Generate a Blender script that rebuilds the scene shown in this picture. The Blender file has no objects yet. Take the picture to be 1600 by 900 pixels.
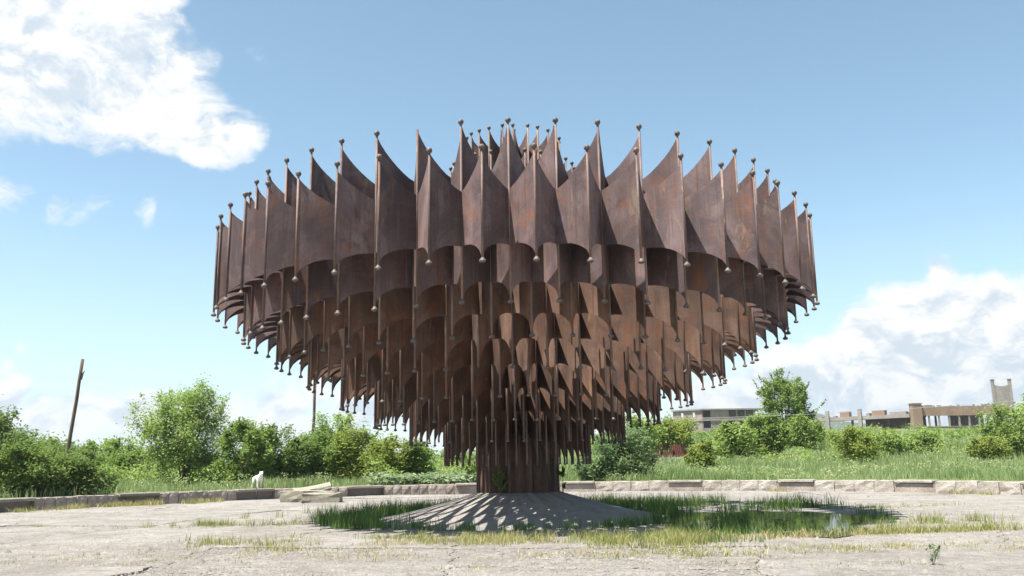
import bpy, bmesh, math, random
import numpy as np
from mathutils import Matrix, Vector

S = bpy.context.scene
COL = S.collection
R = math.radians
PI = math.pi

# ---------------------------------------------------------------- camera
cam_data = bpy.data.cameras.new("camera")
cam_data.sensor_width = 36.0
cam_data.lens = 30.92
cam_data.clip_start = 0.1
cam_data.clip_end = 20000
cam = bpy.data.objects.new("camera", cam_data)
COL.objects.link(cam)
cam.matrix_world = (Matrix.Translation((0, -26, 1.6)) @ Matrix.Rotation(0.0031, 4, 'Z')
                    @ Matrix.Rotation(PI / 2 + 0.1951, 4, 'X') @ Matrix.Rotation(-0.0171, 4, 'Z'))
S.camera = cam

# ---------------------------------------------------------------- sun, sky, exposure
SUN_AZ = R(235)          # compass style: 0 = +y, clockwise to +x ; 215 = behind the camera, to the left
SUN_EL = R(67)
sun_vec = Vector((math.sin(SUN_AZ) * math.cos(SUN_EL), math.cos(SUN_AZ) * math.cos(SUN_EL), math.sin(SUN_EL)))
sd = bpy.data.lights.new("sun", 'SUN')
sd.energy = 5.0
sd.angle = R(0.53)
sd.color = (1.0, 0.955, 0.88)
sun = bpy.data.objects.new("sun", sd)
sun.rotation_euler = (-sun_vec).to_track_quat('-Z', 'Y').to_euler()
COL.objects.link(sun)
S.view_settings.view_transform = 'Standard'
S.view_settings.look = 'None'
S.view_settings.gamma = 1.0
S.view_settings.exposure = 1.3
S.view_settings.use_curve_mapping = False


class NT:
    """small helper for writing node trees"""
    def __init__(s, tree):
        s.t = tree
        s.n = tree.nodes
        s.l = tree.links

    def node(s, typ, **kw):
        n = s.n.new(typ)
        for k, v in kw.items():
            setattr(n, k, v)
        return n

    def put(s, sock, v):
        if isinstance(v, bpy.types.NodeSocket):
            s.l.new(v, sock)
        elif v is not None:
            sock.default_value = v

    def math(s, op, a, b=None, c=None, clamp=False):
        n = s.node('ShaderNodeMath', operation=op, use_clamp=clamp)
        s.put(n.inputs[0], a)
        s.put(n.inputs[1], b)
        s.put(n.inputs[2], c)
        return n.outputs[0]

    def vec(s, op, a, b=None, scale=None):
        n = s.node('ShaderNodeVectorMath', operation=op)
        s.put(n.inputs[0], a)
        if b is not None:
            s.put(n.inputs[1], b)
        if scale is not None:
            s.put(n.inputs['Scale'], scale)
        return n.outputs['Value'] if op in ('DOT_PRODUCT', 'LENGTH', 'DISTANCE') else n.outputs[0]

    def noise(s, v, scale, detail=4, rough=0.55, dist=0.0):
        n = s.node('ShaderNodeTexNoise')
        s.put(n.inputs['Vector'], v)
        n.inputs['Scale'].default_value = scale
        n.inputs['Detail'].default_value = detail
        n.inputs['Roughness'].default_value = rough
        n.inputs['Distortion'].default_value = dist
        return n.outputs[0]

    def voronoi(s, v, scale, feature='F1'):
        n = s.node('ShaderNodeTexVoronoi', feature=feature)
        s.put(n.inputs['Vector'], v)
        n.inputs['Scale'].default_value = scale
        return n.outputs['Distance']

    def step(s, x, a, b, lo=0.0, hi=1.0):
        n = s.node('ShaderNodeMapRange', interpolation_type='SMOOTHSTEP')
        s.put(n.inputs['Value'], x)
        for k, v in zip(('From Min', 'From Max', 'To Min', 'To Max'), (a, b, lo, hi)):
            s.put(n.inputs[k], v)
        return n.outputs[0]

    def mix(s, f, a, b):
        n = s.node('ShaderNodeMix', data_type='RGBA')
        s.put(n.inputs[0], f)
        for i, v in ((6, a), (7, b)):
            if isinstance(v, tuple) and len(v) == 3:
                v = v + (1,)
            s.put(n.inputs[i], v)
        return n.outputs[2]

    def ramp(s, x, stops):
        n = s.node('ShaderNodeValToRGB')
        s.put(n.inputs[0], x)
        e = n.color_ramp.elements
        while len(e) < len(stops):
            e.new(0.5)
        for el, (p, c) in zip(e, stops):
            el.position = p
            el.color = c + (1,) if len(c) == 3 else c
        return n.outputs[0]

    def mapping(s, v, scale=(1, 1, 1), loc=(0, 0, 0), rot=(0, 0, 0)):
        n = s.node('ShaderNodeMapping')
        s.put(n.inputs[0], v)
        n.inputs['Scale'].default_value = scale
        n.inputs['Location'].default_value = loc
        n.inputs['Rotation'].default_value = rot
        return n.outputs[0]


def build_world():
    w = bpy.data.worlds.new("World")
    S.world = w
    w.use_nodes = True
    w.node_tree.nodes.clear()
    t = NT(w.node_tree)
    sky = t.node('ShaderNodeTexSky', sky_type='NISHITA', sun_disc=False)
    sky.sun_elevation = SUN_EL
    sky.sun_rotation = SUN_AZ
    sky.altitude = 1500
    sky.air_density = 1.0
    sky.dust_density = 1.2
    sky.ozone_density = 1.0
    d = t.node('ShaderNodeTexCoord').outputs['Generated']
    sep = t.node('ShaderNodeSeparateXYZ')
    t.put(sep.inputs[0], d)
    z = sep.outputs['Z']
    # warped noise on the direction sphere
    warp = t.node('ShaderNodeTexNoise')
    t.put(warp.inputs['Vector'], d)
    warp.inputs['Scale'].default_value = 9
    warp.inputs['Detail'].default_value = 6
    wv = t.vec('SCALE', t.vec('SUBTRACT', warp.outputs['Color'], (0.5, 0.5, 0.5)), scale=0.085)
    dw = t.vec('ADD', d, wv)
    dz = t.mapping(dw, scale=(1, 1, 1.9))
    n1 = t.noise(dz, 11, 9, 0.62)
    n2 = t.noise(t.vec('ADD', dz, (-0.010, -0.008, 0.03)), 11, 9, 0.62)
    # cloud bodies: (direction, angular radius, weight)
    f = 1374.4

    def direction(px, py):
        v = Vector(((px - 800) / f, (450 - py) / f, -1)).normalized()
        return cam.matrix_world.to_3x3() @ v
    bodies = [(40, 30, 140, 1.0), (-70, 50, 140, 1.0), (170, 105, 110, 1.0), (60, 110, 85, 1.0), (265, 150, 85, 1.0), (240, 70, 60, .8),
              (300, 110, 55, .8), (320, 205, 62, .9), (368, 214, 44, .8), (-200, 20, 200, 1.0), (150, -60, 120, 1.0),
              (12, 314, 32, .50), (130, 326, 42, .34), (216, 332, 30, .34), (400, 104, 34, .25), (85, 326, 26, .35), (282, 524, 22, .2),
              (50, 546, 22, .22), (12, 576, 24, .26),
              (1455, 500, 75, 1.0), (1380, 545, 75, 1.0), (1535, 500, 65, 1.0), (1610, 525, 75, 1.0), (1300, 590, 75, 1.0),
              (1220, 615, 80, 1.0), (1450, 590, 130, 1.0), (1580, 600, 120, 1.0), (1330, 640, 110, .95), (1452, 425, 34, .62), (1400, 460, 40, .5),
              (1720, 560, 130, 1.0), (1450, 690, 150, .9), (1160, 650, 70, .8),
              (130, 668, 56, .85), (205, 660, 46, .8), (70, 676, 56, .8), (18, 622, 34, .75), (430, 640, 56, .85), (480, 612, 34, .7),
              (560, 650, 50, .8), (330, 650, 50, .7), (620, 660, 40, .6), (1100, 640, 50, .6)]
    mask = None
    for (px, py, r, wt) in bodies:
        dist = t.vec('DISTANCE', dw, tuple(direction(px, py)))
        m = t.math('MULTIPLY', t.math('SUBTRACT', 1.0, t.math('DIVIDE', dist, r / f * 1.25)), wt)
        mask = m if mask is None else t.math('MAXIMUM', mask, m)
    mask = t.math('MAXIMUM', mask, 0.0)
    # the same kind of clouds all the way round the horizon and, thinly, overhead
    band = t.math('MULTIPLY', t.step(z, 0.0, 0.02), t.step(z, 0.085, 0.02))
    far = t.math('MULTIPLY', band, 0.22)
    big = t.math('MULTIPLY', t.step(t.noise(d, 2.3, 3), 0.60, 0.75), 0.38)
    yv = sep.outputs['Y']
    behind = t.step(yv, 0.35, 0.1)          # the free field of clouds lies away from the bodies listed above
    mask = t.math('MAXIMUM', mask, t.math('MAXIMUM', far, t.math('MULTIPLY', big, behind)))
    dens = t.math('ADD', t.math('MULTIPLY', mask, 1.25), t.math('MULTIPLY', t.math('SUBTRACT', n1, 0.5), 1.7))
    dens = t.math('MULTIPLY', dens, t.step(mask, 0.0, 0.22))
    cov = t.step(dens, 0.10, 0.62)
    thick = t.step(dens, 0.45, 0.95)
    lit = t.math('SUBTRACT', n1, n2)
    shade = t.step(t.math('ADD', lit, t.math('MULTIPLY', thick, -0.06)), -0.16, 0.03)
    low = t.step(z, 0.13, 0.04)
    shade = t.math('SUBTRACT', shade, t.math('MULTIPLY', low, 0.16), clamp=True)
    ccol = t.mix(shade, (4.6, 5.3, 6.0), (7.2, 7.2, 7.1))
    skyc = t.node('ShaderNodeHueSaturation')
    skyc.inputs['Hue'].default_value = 0.478
    skyc.inputs['Saturation'].default_value = 0.92
    skyc.inputs['Value'].default_value = 1.47
    t.put(skyc.inputs['Color'], sky.outputs[0])
    hz = t.step(z, 0.30, 0.0)
    skyh = t.mix(t.math('MULTIPLY', hz, 0.55), skyc.outputs[0], (4.7, 5.9, 6.7))
    col = t.mix(cov, skyh, ccol)
    bg = t.node('ShaderNodeBackground')
    t.put(bg.inputs['Color'], col)
    bg.inputs['Strength'].default_value = 0.060
    out = t.node('ShaderNodeOutputWorld')
    t.l.new(bg.outputs[0], out.inputs['Surface'])


build_world()

# ---------------------------------------------------------------- helpers


def tag(o, label=None, cat=None, group=None, kind=None):
    if label:
        o['label'] = label
    if cat:
        o['category'] = cat
    if group:
        o['group'] = group
    if kind:
        o['kind'] = kind
    return o


def empty(name, loc=(0, 0, 0), rz=0.0, label=None, cat=None, group=None):
    o = bpy.data.objects.new(name, None)
    o.empty_display_size = 0.3
    o.location = loc
    o.rotation_euler = (0, 0, rz)
    COL.objects.link(o)
    return tag(o, label, cat, group)


def link(name, me, parent=None, loc=None, rz=None):
    o = bpy.data.objects.new(name, me)
    COL.objects.link(o)
    if parent:
        o.parent = parent
    if loc is not None:
        o.location = loc
    if rz is not None:
        o.rotation_euler = (0, 0, rz)
    return o


def mesh_np(name, V, F, mat, tint=None, smooth=False):
    """mesh from an (n,3) array and an (m,k) face array (all faces with k corners)"""
    me = bpy.data.meshes.new(name)
    V = np.asarray(V, dtype=np.float32)
    F = np.asarray(F, dtype=np.int32)
    m, k = F.shape
    me.vertices.add(len(V))
    me.vertices.foreach_set('co', V.ravel())
    me.loops.add(m * k)
    me.loops.foreach_set('vertex_index', F.ravel())
    me.polygons.add(m)
    me.polygons.foreach_set('loop_start', np.arange(0, m * k, k, dtype=np.int32))
    me.polygons.foreach_set('loop_total', np.full(m, k, dtype=np.int32))
    if smooth:
        me.polygons.foreach_set('use_smooth', np.ones(m, dtype=bool))
    if tint is not None:
        a = me.attributes.new('tint', 'FLOAT', 'POINT')
        a.data.foreach_set('value', np.asarray(tint, dtype=np.float32))
    me.update(calc_edges=True)
    me.materials.append(mat)
    return me


def finish(bm, name, mat, smooth=False):
    me = bpy.data.meshes.new(name)
    bmesh.ops.recalc_face_normals(bm, faces=bm.faces[:])
    if smooth:
        for f in bm.faces:
            f.smooth = True
    bm.to_mesh(me)
    bm.free()
    me.materials.append(mat)
    return me


def box(bm, x0, x1, y0, y1, z0, z1, M=None):
    co = [(x0, y0, z0), (x1, y0, z0), (x1, y1, z0), (x0, y1, z0), (x0, y0, z1), (x1, y0, z1), (x1, y1, z1), (x0, y1, z1)]
    vs = [bm.verts.new(M @ Vector(c) if M else c) for c in co]
    for f in ((0, 3, 2, 1), (4, 5, 6, 7), (0, 1, 5, 4), (1, 2, 6, 5), (2, 3, 7, 6), (3, 0, 4, 7)):
        bm.faces.new([vs[i] for i in f])
    return vs


def box_mesh(name, mat, x0, x1, y0, y1, z0, z1, bevel=0.0):
    bm = bmesh.new()
    box(bm, x0, x1, y0, y1, z0, z1)
    if bevel:
        bmesh.ops.bevel(bm, geom=bm.edges[:], offset=bevel, segments=1, affect='EDGES')
    return finish(bm, name, mat)


def tube(bm, pts, radii, seg=6):
    """a tapered tube through a list of points"""
    rings = []
    n = len(pts)
    for i, p in enumerate(pts):
        p = Vector(p)
        a = Vector(pts[max(0, i - 1)])
        b = Vector(pts[min(n - 1, i + 1)])
        d = (b - a).normalized()
        u = d.orthogonal().normalized() if abs(d.z) < .9 else Vector((1, 0, 0)).cross(d).normalized()
        v = d.cross(u)
        rings.append([bm.verts.new(p + (u * math.cos(2 * PI * k / seg) + v * math.sin(2 * PI * k / seg)) * radii[i]) for k in range(seg)])
    for a, b in zip(rings, rings[1:]):
        for k in range(seg):
            bm.faces.new((a[k], a[(k + 1) % seg], b[(k + 1) % seg], b[k]))
    bm.faces.new(rings[0][::-1])
    bm.faces.new(rings[-1])


def lathe(bm, prof, cx=0, cy=0, seg=10):
    """prof: list of (r, z); closed with caps"""
    rings = []
    for r, z in prof:
        rings.append([bm.verts.new((cx + r * math.cos(2 * PI * k / seg), cy + r * math.sin(2 * PI * k / seg), z)) for k in range(seg)])
    for a, b in zip(rings, rings[1:]):
        for k in range(seg):
            bm.faces.new((a[k], a[(k + 1) % seg], b[(k + 1) % seg], b[k]))
    bm.faces.new(rings[0][::-1])
    bm.faces.new(rings[-1])


# ---------------------------------------------------------------- materials
MAT = {}


def material(name):
    m = bpy.data.materials.new(name)
    m.use_nodes = True
    m.node_tree.nodes.clear()
    t = NT(m.node_tree)
    out = t.node('ShaderNodeOutputMaterial')
    return m, t, out


def principled(t, out, color, rough=0.8, bump=None, strength=0.3, dist=0.02, spec=0.3):
    b = t.node('ShaderNodeBsdfPrincipled')
    t.put(b.inputs['Base Color'], color if isinstance(color, bpy.types.NodeSocket) else color + (1,))
    t.put(b.inputs['Roughness'], rough)
    b.inputs['Specular IOR Level'].default_value = spec
    if bump is not None:
        bn = t.node('ShaderNodeBump')
        bn.inputs['Strength'].default_value = strength
        bn.inputs['Distance'].default_value = dist
        t.put(bn.inputs['Height'], bump)
        t.l.new(bn.outputs[0], b.inputs['Normal'])
    t.l.new(b.outputs[0], out.inputs['Surface'])
    return b


def coords(t, scattered=True, kind='Object'):
    c = t.node('ShaderNodeTexCoord').outputs[kind]
    if scattered:
        r = t.node('ShaderNodeObjectInfo').outputs['Random']
        off = t.vec('SCALE', (37.0, 91.0, 53.0), scale=r)
        c = t.vec('ADD', c, off)
    return c


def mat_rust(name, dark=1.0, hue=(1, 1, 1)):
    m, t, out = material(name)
    c = coords(t)
    rnd = t.node('ShaderNodeObjectInfo').outputs['Random']
    big = t.noise(t.mapping(c, scale=(1, 1, .55)), 0.9, 5, .6, .4)
    streak = t.noise(t.mapping(c, scale=(5, 5, .35)), 1.6, 4, .6)
    fine = t.noise(c, 22, 4, .65)
    blot = t.noise(t.mapping(t.vec('ADD', c, (3.1, 4.7, 1.9)), scale=(1, 1, .8)), .75, 7, .68, 1.2)
    run = t.noise(t.mapping(t.vec('ADD', c, (9.1, 2.7, 6.9)), scale=(9, 9, .22)), 1.8, 5, .7)
    rolled = t.noise(t.mapping(c, scale=(.3, .3, 16)), 1.5, 3, .6)
    k = dark
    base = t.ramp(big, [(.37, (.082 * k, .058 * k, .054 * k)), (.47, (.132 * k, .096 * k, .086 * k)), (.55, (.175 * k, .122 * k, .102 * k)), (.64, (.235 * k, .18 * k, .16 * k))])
    base = t.mix(t.math('MULTIPLY', t.step(streak, .48, .66), .6), base, (.19 * k, .088 * k, .046 * k))
    base = t.mix(t.math('MULTIPLY', t.step(rolled, .52, .68), .18), base, (.20 * k, .16 * k, .14 * k))
    spot = t.noise(t.vec('ADD', c, (7.1, 3.3, 5.7)), 1.3, 6, .68, .8)
    base = t.mix(t.math('MULTIPLY', t.step(spot, .565, .68), .62), base, (.29 * k, .115 * k, .048 * k))
    pale = t.noise(t.mapping(t.vec('ADD', c, (1.7, 9.3, 2.2)), scale=(1.6, 1.6, .6)), 1.6, 6, .7, .6)
    base = t.mix(t.math('MULTIPLY', t.step(pale, .60, .70), .75), base, (.33 * k, .26 * k, .15 * k))
    base = t.mix(t.step(blot, .40, .50, .55, 0), base, (.075 * k, .058 * k, .058 * k))
    base = t.mix(t.step(blot, .53, .64, 0, .5), base, (.24 * k, .19 * k, .175 * k))
    base = t.mix(t.step(run, .56, .66, 0, .55), base, (.07 * k, .045 * k, .035 * k))
    base = t.mix(t.step(run, .44, .34, 0, .35), base, (.25 * k, .175 * k, .135 * k))
    base = t.mix(t.math('MULTIPLY', fine, .28), base, (.06, .045, .04))
    hv = t.node('ShaderNodeHueSaturation')
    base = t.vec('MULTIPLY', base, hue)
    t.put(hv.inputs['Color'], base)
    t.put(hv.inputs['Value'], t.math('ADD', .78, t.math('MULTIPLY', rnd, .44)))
    hv.inputs['Saturation'].default_value = 1.08
    rough = t.step(fine, .3, .7, .62, .85)
    principled(t, out, hv.outputs[0], rough, t.math('ADD', fine, t.math('MULTIPLY', big, 2.0)), .35, .012, .35)
    return m


MAT['rust'] = mat_rust('rusted_steel', .80, (.98, .95, 1.06))
MAT['rust_inner_bounce'] = mat_rust('bounce_tinted_rust', .70, (1.13, .97, .85))  # inner rings: warm bounced light and deeper shade put into the rust colour
MAT['rod'] = mat_rust('rusted_rod', 1.05)


def mat_ball():
    m, t, out = material('weathered_ball_steel')
    c = coords(t)
    n = t.noise(c, 18, 4)
    col = t.ramp(n, [(.35, (.07, .052, .043)), (.55, (.125, .102, .088)), (.7, (.19, .165, .145))])
    principled(t, out, col, .6, n, .3, .01, .4)
    return m


MAT['ball'] = mat_ball()


def mat_concrete(name, c0, c1, c2, scale=1.0, bump=.4, coord='Object', scattered=True, grit=True, rough_patch=False):
    m, t, out = material(name)
    c = coords(t, scattered, coord)
    n1 = t.noise(c, .55 * scale, 6, .62, .3)
    n2 = t.noise(c, 5 * scale, 6, .65)
    n3 = t.noise(c, 38 * scale, 3, .6)
    if rough_patch:
        n1 = t.math('ADD', n1, t.math('MULTIPLY', t.math('SUBTRACT', t.noise(c, 2.1 * scale, 7, .7), .5), .9))
    col = t.ramp(n1, [(.33, c0), (.5, c1), (.66, c2)])
    col = t.mix(t.math('MULTIPLY', t.step(n2, .42, .68), .42), col, tuple(v * .62 for v in c0))
    col = t.mix(t.math('MULTIPLY', t.step(n3, .52, .75), .5), col, tuple(min(.62, v * 1.25) for v in c2))
    h = t.math('ADD', t.math('MULTIPLY', n2, 1.2), t.math('MULTIPLY', n3, .6))
    if rough_patch:
        n4 = t.noise(c, 15, 6, .75)
        ag = t.voronoi(c, 26)
        worn = t.step(t.noise(c, .8, 5, .6), .44, .58)
        col = t.mix(t.math('MULTIPLY', t.step(n4, .46, .62), .45), col, tuple(v * .60 for v in c0))
        col = t.mix(t.math('MULTIPLY', t.math('MULTIPLY', t.step(ag, .28, .12), worn), .55), col, tuple(v * 1.35 for v in c2))
        stain = t.noise(t.mapping(c, scale=(.5, 1.5, 1)), .9, 6, .7, .8)
        col = t.mix(t.math('MULTIPLY', t.step(stain, .53, .66), .35), col, (.16, .135, .105))
        h = t.math('ADD', t.math('ADD', h, t.math('MULTIPLY', n4, 1.6)), t.math('MULTIPLY', t.math('MULTIPLY', t.step(ag, .3, .1), worn), .5))
    if grit:
        v = t.voronoi(c, 9 * scale, 'DISTANCE_TO_EDGE')
        crack = t.step(v, .0, .035)
        vis = t.step(t.noise(c, 1.1 * scale, 3), .5, .62)
        dk = t.math('MULTIPLY', t.math('SUBTRACT', 1.0, crack), vis)
        col = t.mix(t.math('MULTIPLY', dk, .45), col, (.12, .10, .08))
        h = t.math('SUBTRACT', h, t.math('MULTIPLY', dk, .5))
    principled(t, out, col, .92, h, bump, .05, .2)
    return m


MAT['slab'] = mat_concrete('weathered_plaza_concrete', (.245, .222, .196), (.325, .298, .268), (.388, .360, .328), 1.0, .9, 'Object', True, True, True)
MAT['mound'] = mat_concrete('smooth_mound_concrete', (0.183, 0.169, 0.155), (0.230, 0.209, 0.192), (0.270, 0.251, 0.230), .9, .25, 'Object', False, False)
MAT['wallstone'] = mat_concrete('pink_grey_wall_stone', (0.283, 0.227, 0.199), (0.378, 0.316, 0.274), (0.473, 0.407, 0.354), 2.2, .9)
MAT['palestone'] = mat_concrete('pale_eroded_stone', (0.330, 0.285, 0.239), (0.431, 0.385, 0.335), (0.513, 0.466, 0.412), 2.2, 1.0)
MAT['bench'] = mat_concrete('dark_bench_concrete', (0.206, 0.177, 0.164), (0.277, 0.245, 0.219), (0.348, 0.306, 0.277), 1.6, .6)
MAT['niche'] = mat_concrete('niche_concrete', (0.202, 0.175, 0.156), (0.258, 0.220, 0.197), (0.331, 0.288, 0.258), 1.6, .5)
MAT['yellowstone'] = mat_concrete('yellowish_cut_stone', (0.220, 0.198, 0.149), (0.275, 0.253, 0.198), (0.319, 0.297, 0.248), 1.8, .6, grit=False)
MAT['ruin'] = mat_concrete('ruin_concrete', (0.215, 0.185, 0.166), (0.261, 0.229, 0.205), (0.310, 0.274, 0.250), .5, .3)
MAT['ruinbrick'] = mat_concrete('ruin_pink_tuff', (0.224, 0.145, 0.102), (0.267, 0.180, 0.130), (0.311, 0.224, 0.172), .5, .3)
MAT['ruinpink'] = mat_concrete('ruin_pale_pink', (0.224, 0.173, 0.155), (0.274, 0.214, 0.192), (0.323, 0.261, 0.236), .3, .3)
MAT['pebble'] = mat_concrete('pebbles', (0.141, 0.123, 0.109), (0.212, 0.188, 0.167), (0.282, 0.253, 0.229), 3, .3, grit=False)


def mat_soil():
    m, t, out = material('dry_soil')
    c = coords(t, False)
    n = t.noise(c, 1.2, 6, .65)
    n2 = t.noise(c, 14, 4, .6)
    col = t.ramp(n, [(.35, (0.150, 0.124, 0.090)), (.5, (0.217, 0.188, 0.150)), (.65, (0.285, 0.247, 0.210))])
    col = t.mix(t.math('MULTIPLY', t.step(n2, .5, .7), .4), col, (.11, .12, .05))
    g = t.node('ShaderNodeNewGeometry').outputs['Position']
    r = t.vec('LENGTH', t.vec('MULTIPLY', g, (1, 1, 0)))
    mead = t.ramp(t.noise(c, .08, 6, .65), [(.35, (.085, .115, .038)), (.5, (.125, .155, .055)), (.65, (.17, .18, .075))])
    yp = t.node('ShaderNodeSeparateXYZ')
    t.put(yp.inputs[0], g)
    f = t.math('MULTIPLY', t.step(r, 22.0, 23.0), t.step(yp.outputs['Y'], -4, 1))
    col = t.mix(f, col, mead)
    principled(t, out, col, .95, n2, .6, .08, .1)
    return m


MAT['soil'] = mat_soil()


def mat_leaf(name, stops, trans=.5, rough=.6, dark=1.0):
    m, t, out = material(name)
    a = t.node('ShaderNodeAttribute', attribute_name='tint').outputs['Fac']
    col = t.ramp(a, [(p, tuple(v * dark for v in c)) for p, c in stops])
    b = t.node('ShaderNodeBsdfPrincipled')
    t.put(b.inputs['Base Color'], col)
    b.inputs['Roughness'].default_value = rough
    b.inputs['Specular IOR Level'].default_value = .25
    tr = t.node('ShaderNodeBsdfTranslucent')
    t.put(tr.inputs['Color'], t.mix(.25, col, (.20, .24, .03)))
    mx = t.node('ShaderNodeMixShader')
    mx.inputs[0].default_value = trans
    t.l.new(b.outputs[0], mx.inputs[1])
    t.l.new(tr.outputs[0], mx.inputs[2])
    t.l.new(mx.outputs[0], out.inputs['Surface'])
    return m


MAT['leaf_mid'] = mat_leaf('mid_green_leaves', [(0, (0.114, 0.189, 0.042)), (.5, (0.181, 0.280, 0.063)), (1, (0.268, 0.355, 0.089))])
MAT['leaf_dark'] = mat_leaf('dark_green_leaves', [(0, (0.087, 0.145, 0.038)), (.5, (0.128, 0.199, 0.047)), (1, (0.186, 0.258, 0.063))])
MAT['leaf_light'] = mat_leaf('light_green_leaves', [(0, (0.186, 0.282, 0.072)), (.5, (0.263, 0.364, 0.096)), (1, (0.341, 0.431, 0.127))])
MAT['leaf_yellow'] = mat_leaf('yellow_green_leaves', [(0, (0.164, 0.216, 0.041)), (.5, (0.242, 0.310, 0.064)), (1, (0.317, 0.371, 0.088))])
MAT['leaf_blue'] = mat_leaf('grey_green_leaves', [(0, (0.114, 0.183, 0.086)), (.5, (0.172, 0.254, 0.113)), (1, (0.244, 0.325, 0.149))])
MAT['leaf_pale'] = mat_leaf('pale_broad_leaves', [(0, (.15, .22, .11)), (.5, (.23, .31, .17)), (1, (.33, .41, .25))])
MAT['grass_meadow'] = mat_leaf('meadow_grass', [(0, (0.158, 0.238, 0.079)), (.35, (0.255, 0.334, 0.132)), (.65, (0.334, 0.405, 0.194)), (.88, (0.440, 0.458, 0.229)), (1, (0.546, 0.510, 0.282))], .45)
MAT['grass_sedge'] = mat_leaf('green_sedge', [(0, (0.062, 0.119, 0.027)), (.5, (0.106, 0.188, 0.043)), (1, (0.188, 0.263, 0.062))], .3)
MAT['grass_dry'] = mat_leaf('dry_grass', [(0, (0.169, 0.215, 0.052)), (.35, (0.286, 0.299, 0.098)), (.65, (0.416, 0.358, 0.169)), (1, (0.546, 0.429, 0.260))], .25)


def mat_bark(name, c0, c1):
    m, t, out = material(name)
    c = coords(t)
    n = t.noise(t.mapping(c, scale=(8, 8, .8)), 2, 5, .6)
    principled(t, out, t.ramp(n, [(.35, c0), (.65, c1)]), .9, n, .5, .03, .15)
    return m


MAT['bark'] = mat_bark('grey_bark', (.07, .055, .04), (.16, .13, .10))
MAT['pole'] = mat_bark('weathered_brown_pole_wood', (.075, .05, .035), (.15, .105, .075))


def stain_mound():
    t = NT(MAT['mound'].node_tree)
    b = next(n for n in t.n if n.type == 'BSDF_PRINCIPLED')
    old = b.inputs['Base Color'].links[0].from_socket
    g = t.node('ShaderNodeTexCoord').outputs['Object']
    flat = t.vec('MULTIPLY', g, (1, 1, 0))
    r = t.vec('LENGTH', flat)
    ray = t.noise(t.vec('ADD', t.vec('SCALE', t.vec('NORMALIZE', flat), scale=4.0), t.vec('SCALE', flat, scale=.12)), 2.2, 5, .65)
    f = t.math('MULTIPLY', t.step(r, 3.4, 1.15), t.step(ray, .46, .62))
    t.l.new(t.mix(t.math('MULTIPLY', f, .6), old, (.17, .085, .045)), b.inputs['Base Color'])


stain_mound()


def mat_water():
    m, t, out = material('still_shallow_water')
    c = coords(t, False)
    n = t.noise(c, 2.5, 3, .5)
    b = principled(t, out, (.035, .038, .028), .03, n, .05, .02, .5)
    b.inputs['IOR'].default_value = 1.33
    return m


MAT['water'] = mat_water()


def mat_redsheet():
    m, t, out = material('rust_red_sheet')
    c = coords(t)
    n = t.noise(c, .9, 6, .7)
    col = t.ramp(n, [(.35, (.045, .016, .013)), (.52, (.085, .026, .02)), (.62, (.13, .05, .035)), (.7, (.26, .18, .14))])
    principled(t, out, col, .75, n, .3, .02)
    return m


MAT['redsheet'] = mat_redsheet()


def plain(name, col, rough=.8):
    m, t, out = material(name)
    c = coords(t)
    n = t.noise(c, 9, 4)
    principled(t, out, t.mix(t.math('MULTIPLY', n, .5), tuple(v * 1.15 for v in col), tuple(v * .7 for v in col)), rough, n, .2, .01)
    return m


MAT['fur'] = plain('white_dog_fur', (.72, .69, .62), .95)
MAT['dark'] = plain('dark_nose', (.03, .025, .022), .6)
MAT['wire'] = plain('grey_wire', (.42, .42, .42), .5)
MAT['iron'] = plain('dark_iron_stake', (.06, .045, .04), .8)
MAT['paleband'] = plain('pale_concrete_kerb', (.5, .48, .46), .9)
MAT['hill'] = plain('far_hill_scrub', (.05, .068, .048), .95)

rng = np.random.default_rng(7)
random.seed(7)

# ---------------------------------------------------------------- the lie of the land


def sstep(a, b, x):
    t = np.clip((np.asarray(x, dtype=float) - a) / (b - a), 0, 1)
    return t * t * (3 - 2 * t)


def land(x, y):
    """height of the ground outside the plaza's wall"""
    x = np.asarray(x, dtype=float)
    y = np.asarray(y, dtype=float)
    dep = y + 26
    s = sstep(-12, 22, x)
    up = np.clip(dep - 50, 0, 185)
    h = .50 + s * .044 * up + (1 - s) * .006 * up
    h = h + .10 * np.sin(x * .23 + 1.3) * np.sin(y * .19) * sstep(24, 32, np.hypot(x, y))
    front = sstep(1.0, -3.0, y) if False else 1 - sstep(-3.0, 1.0, y)
    return h * (1 - front) + (-.028) * front


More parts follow.
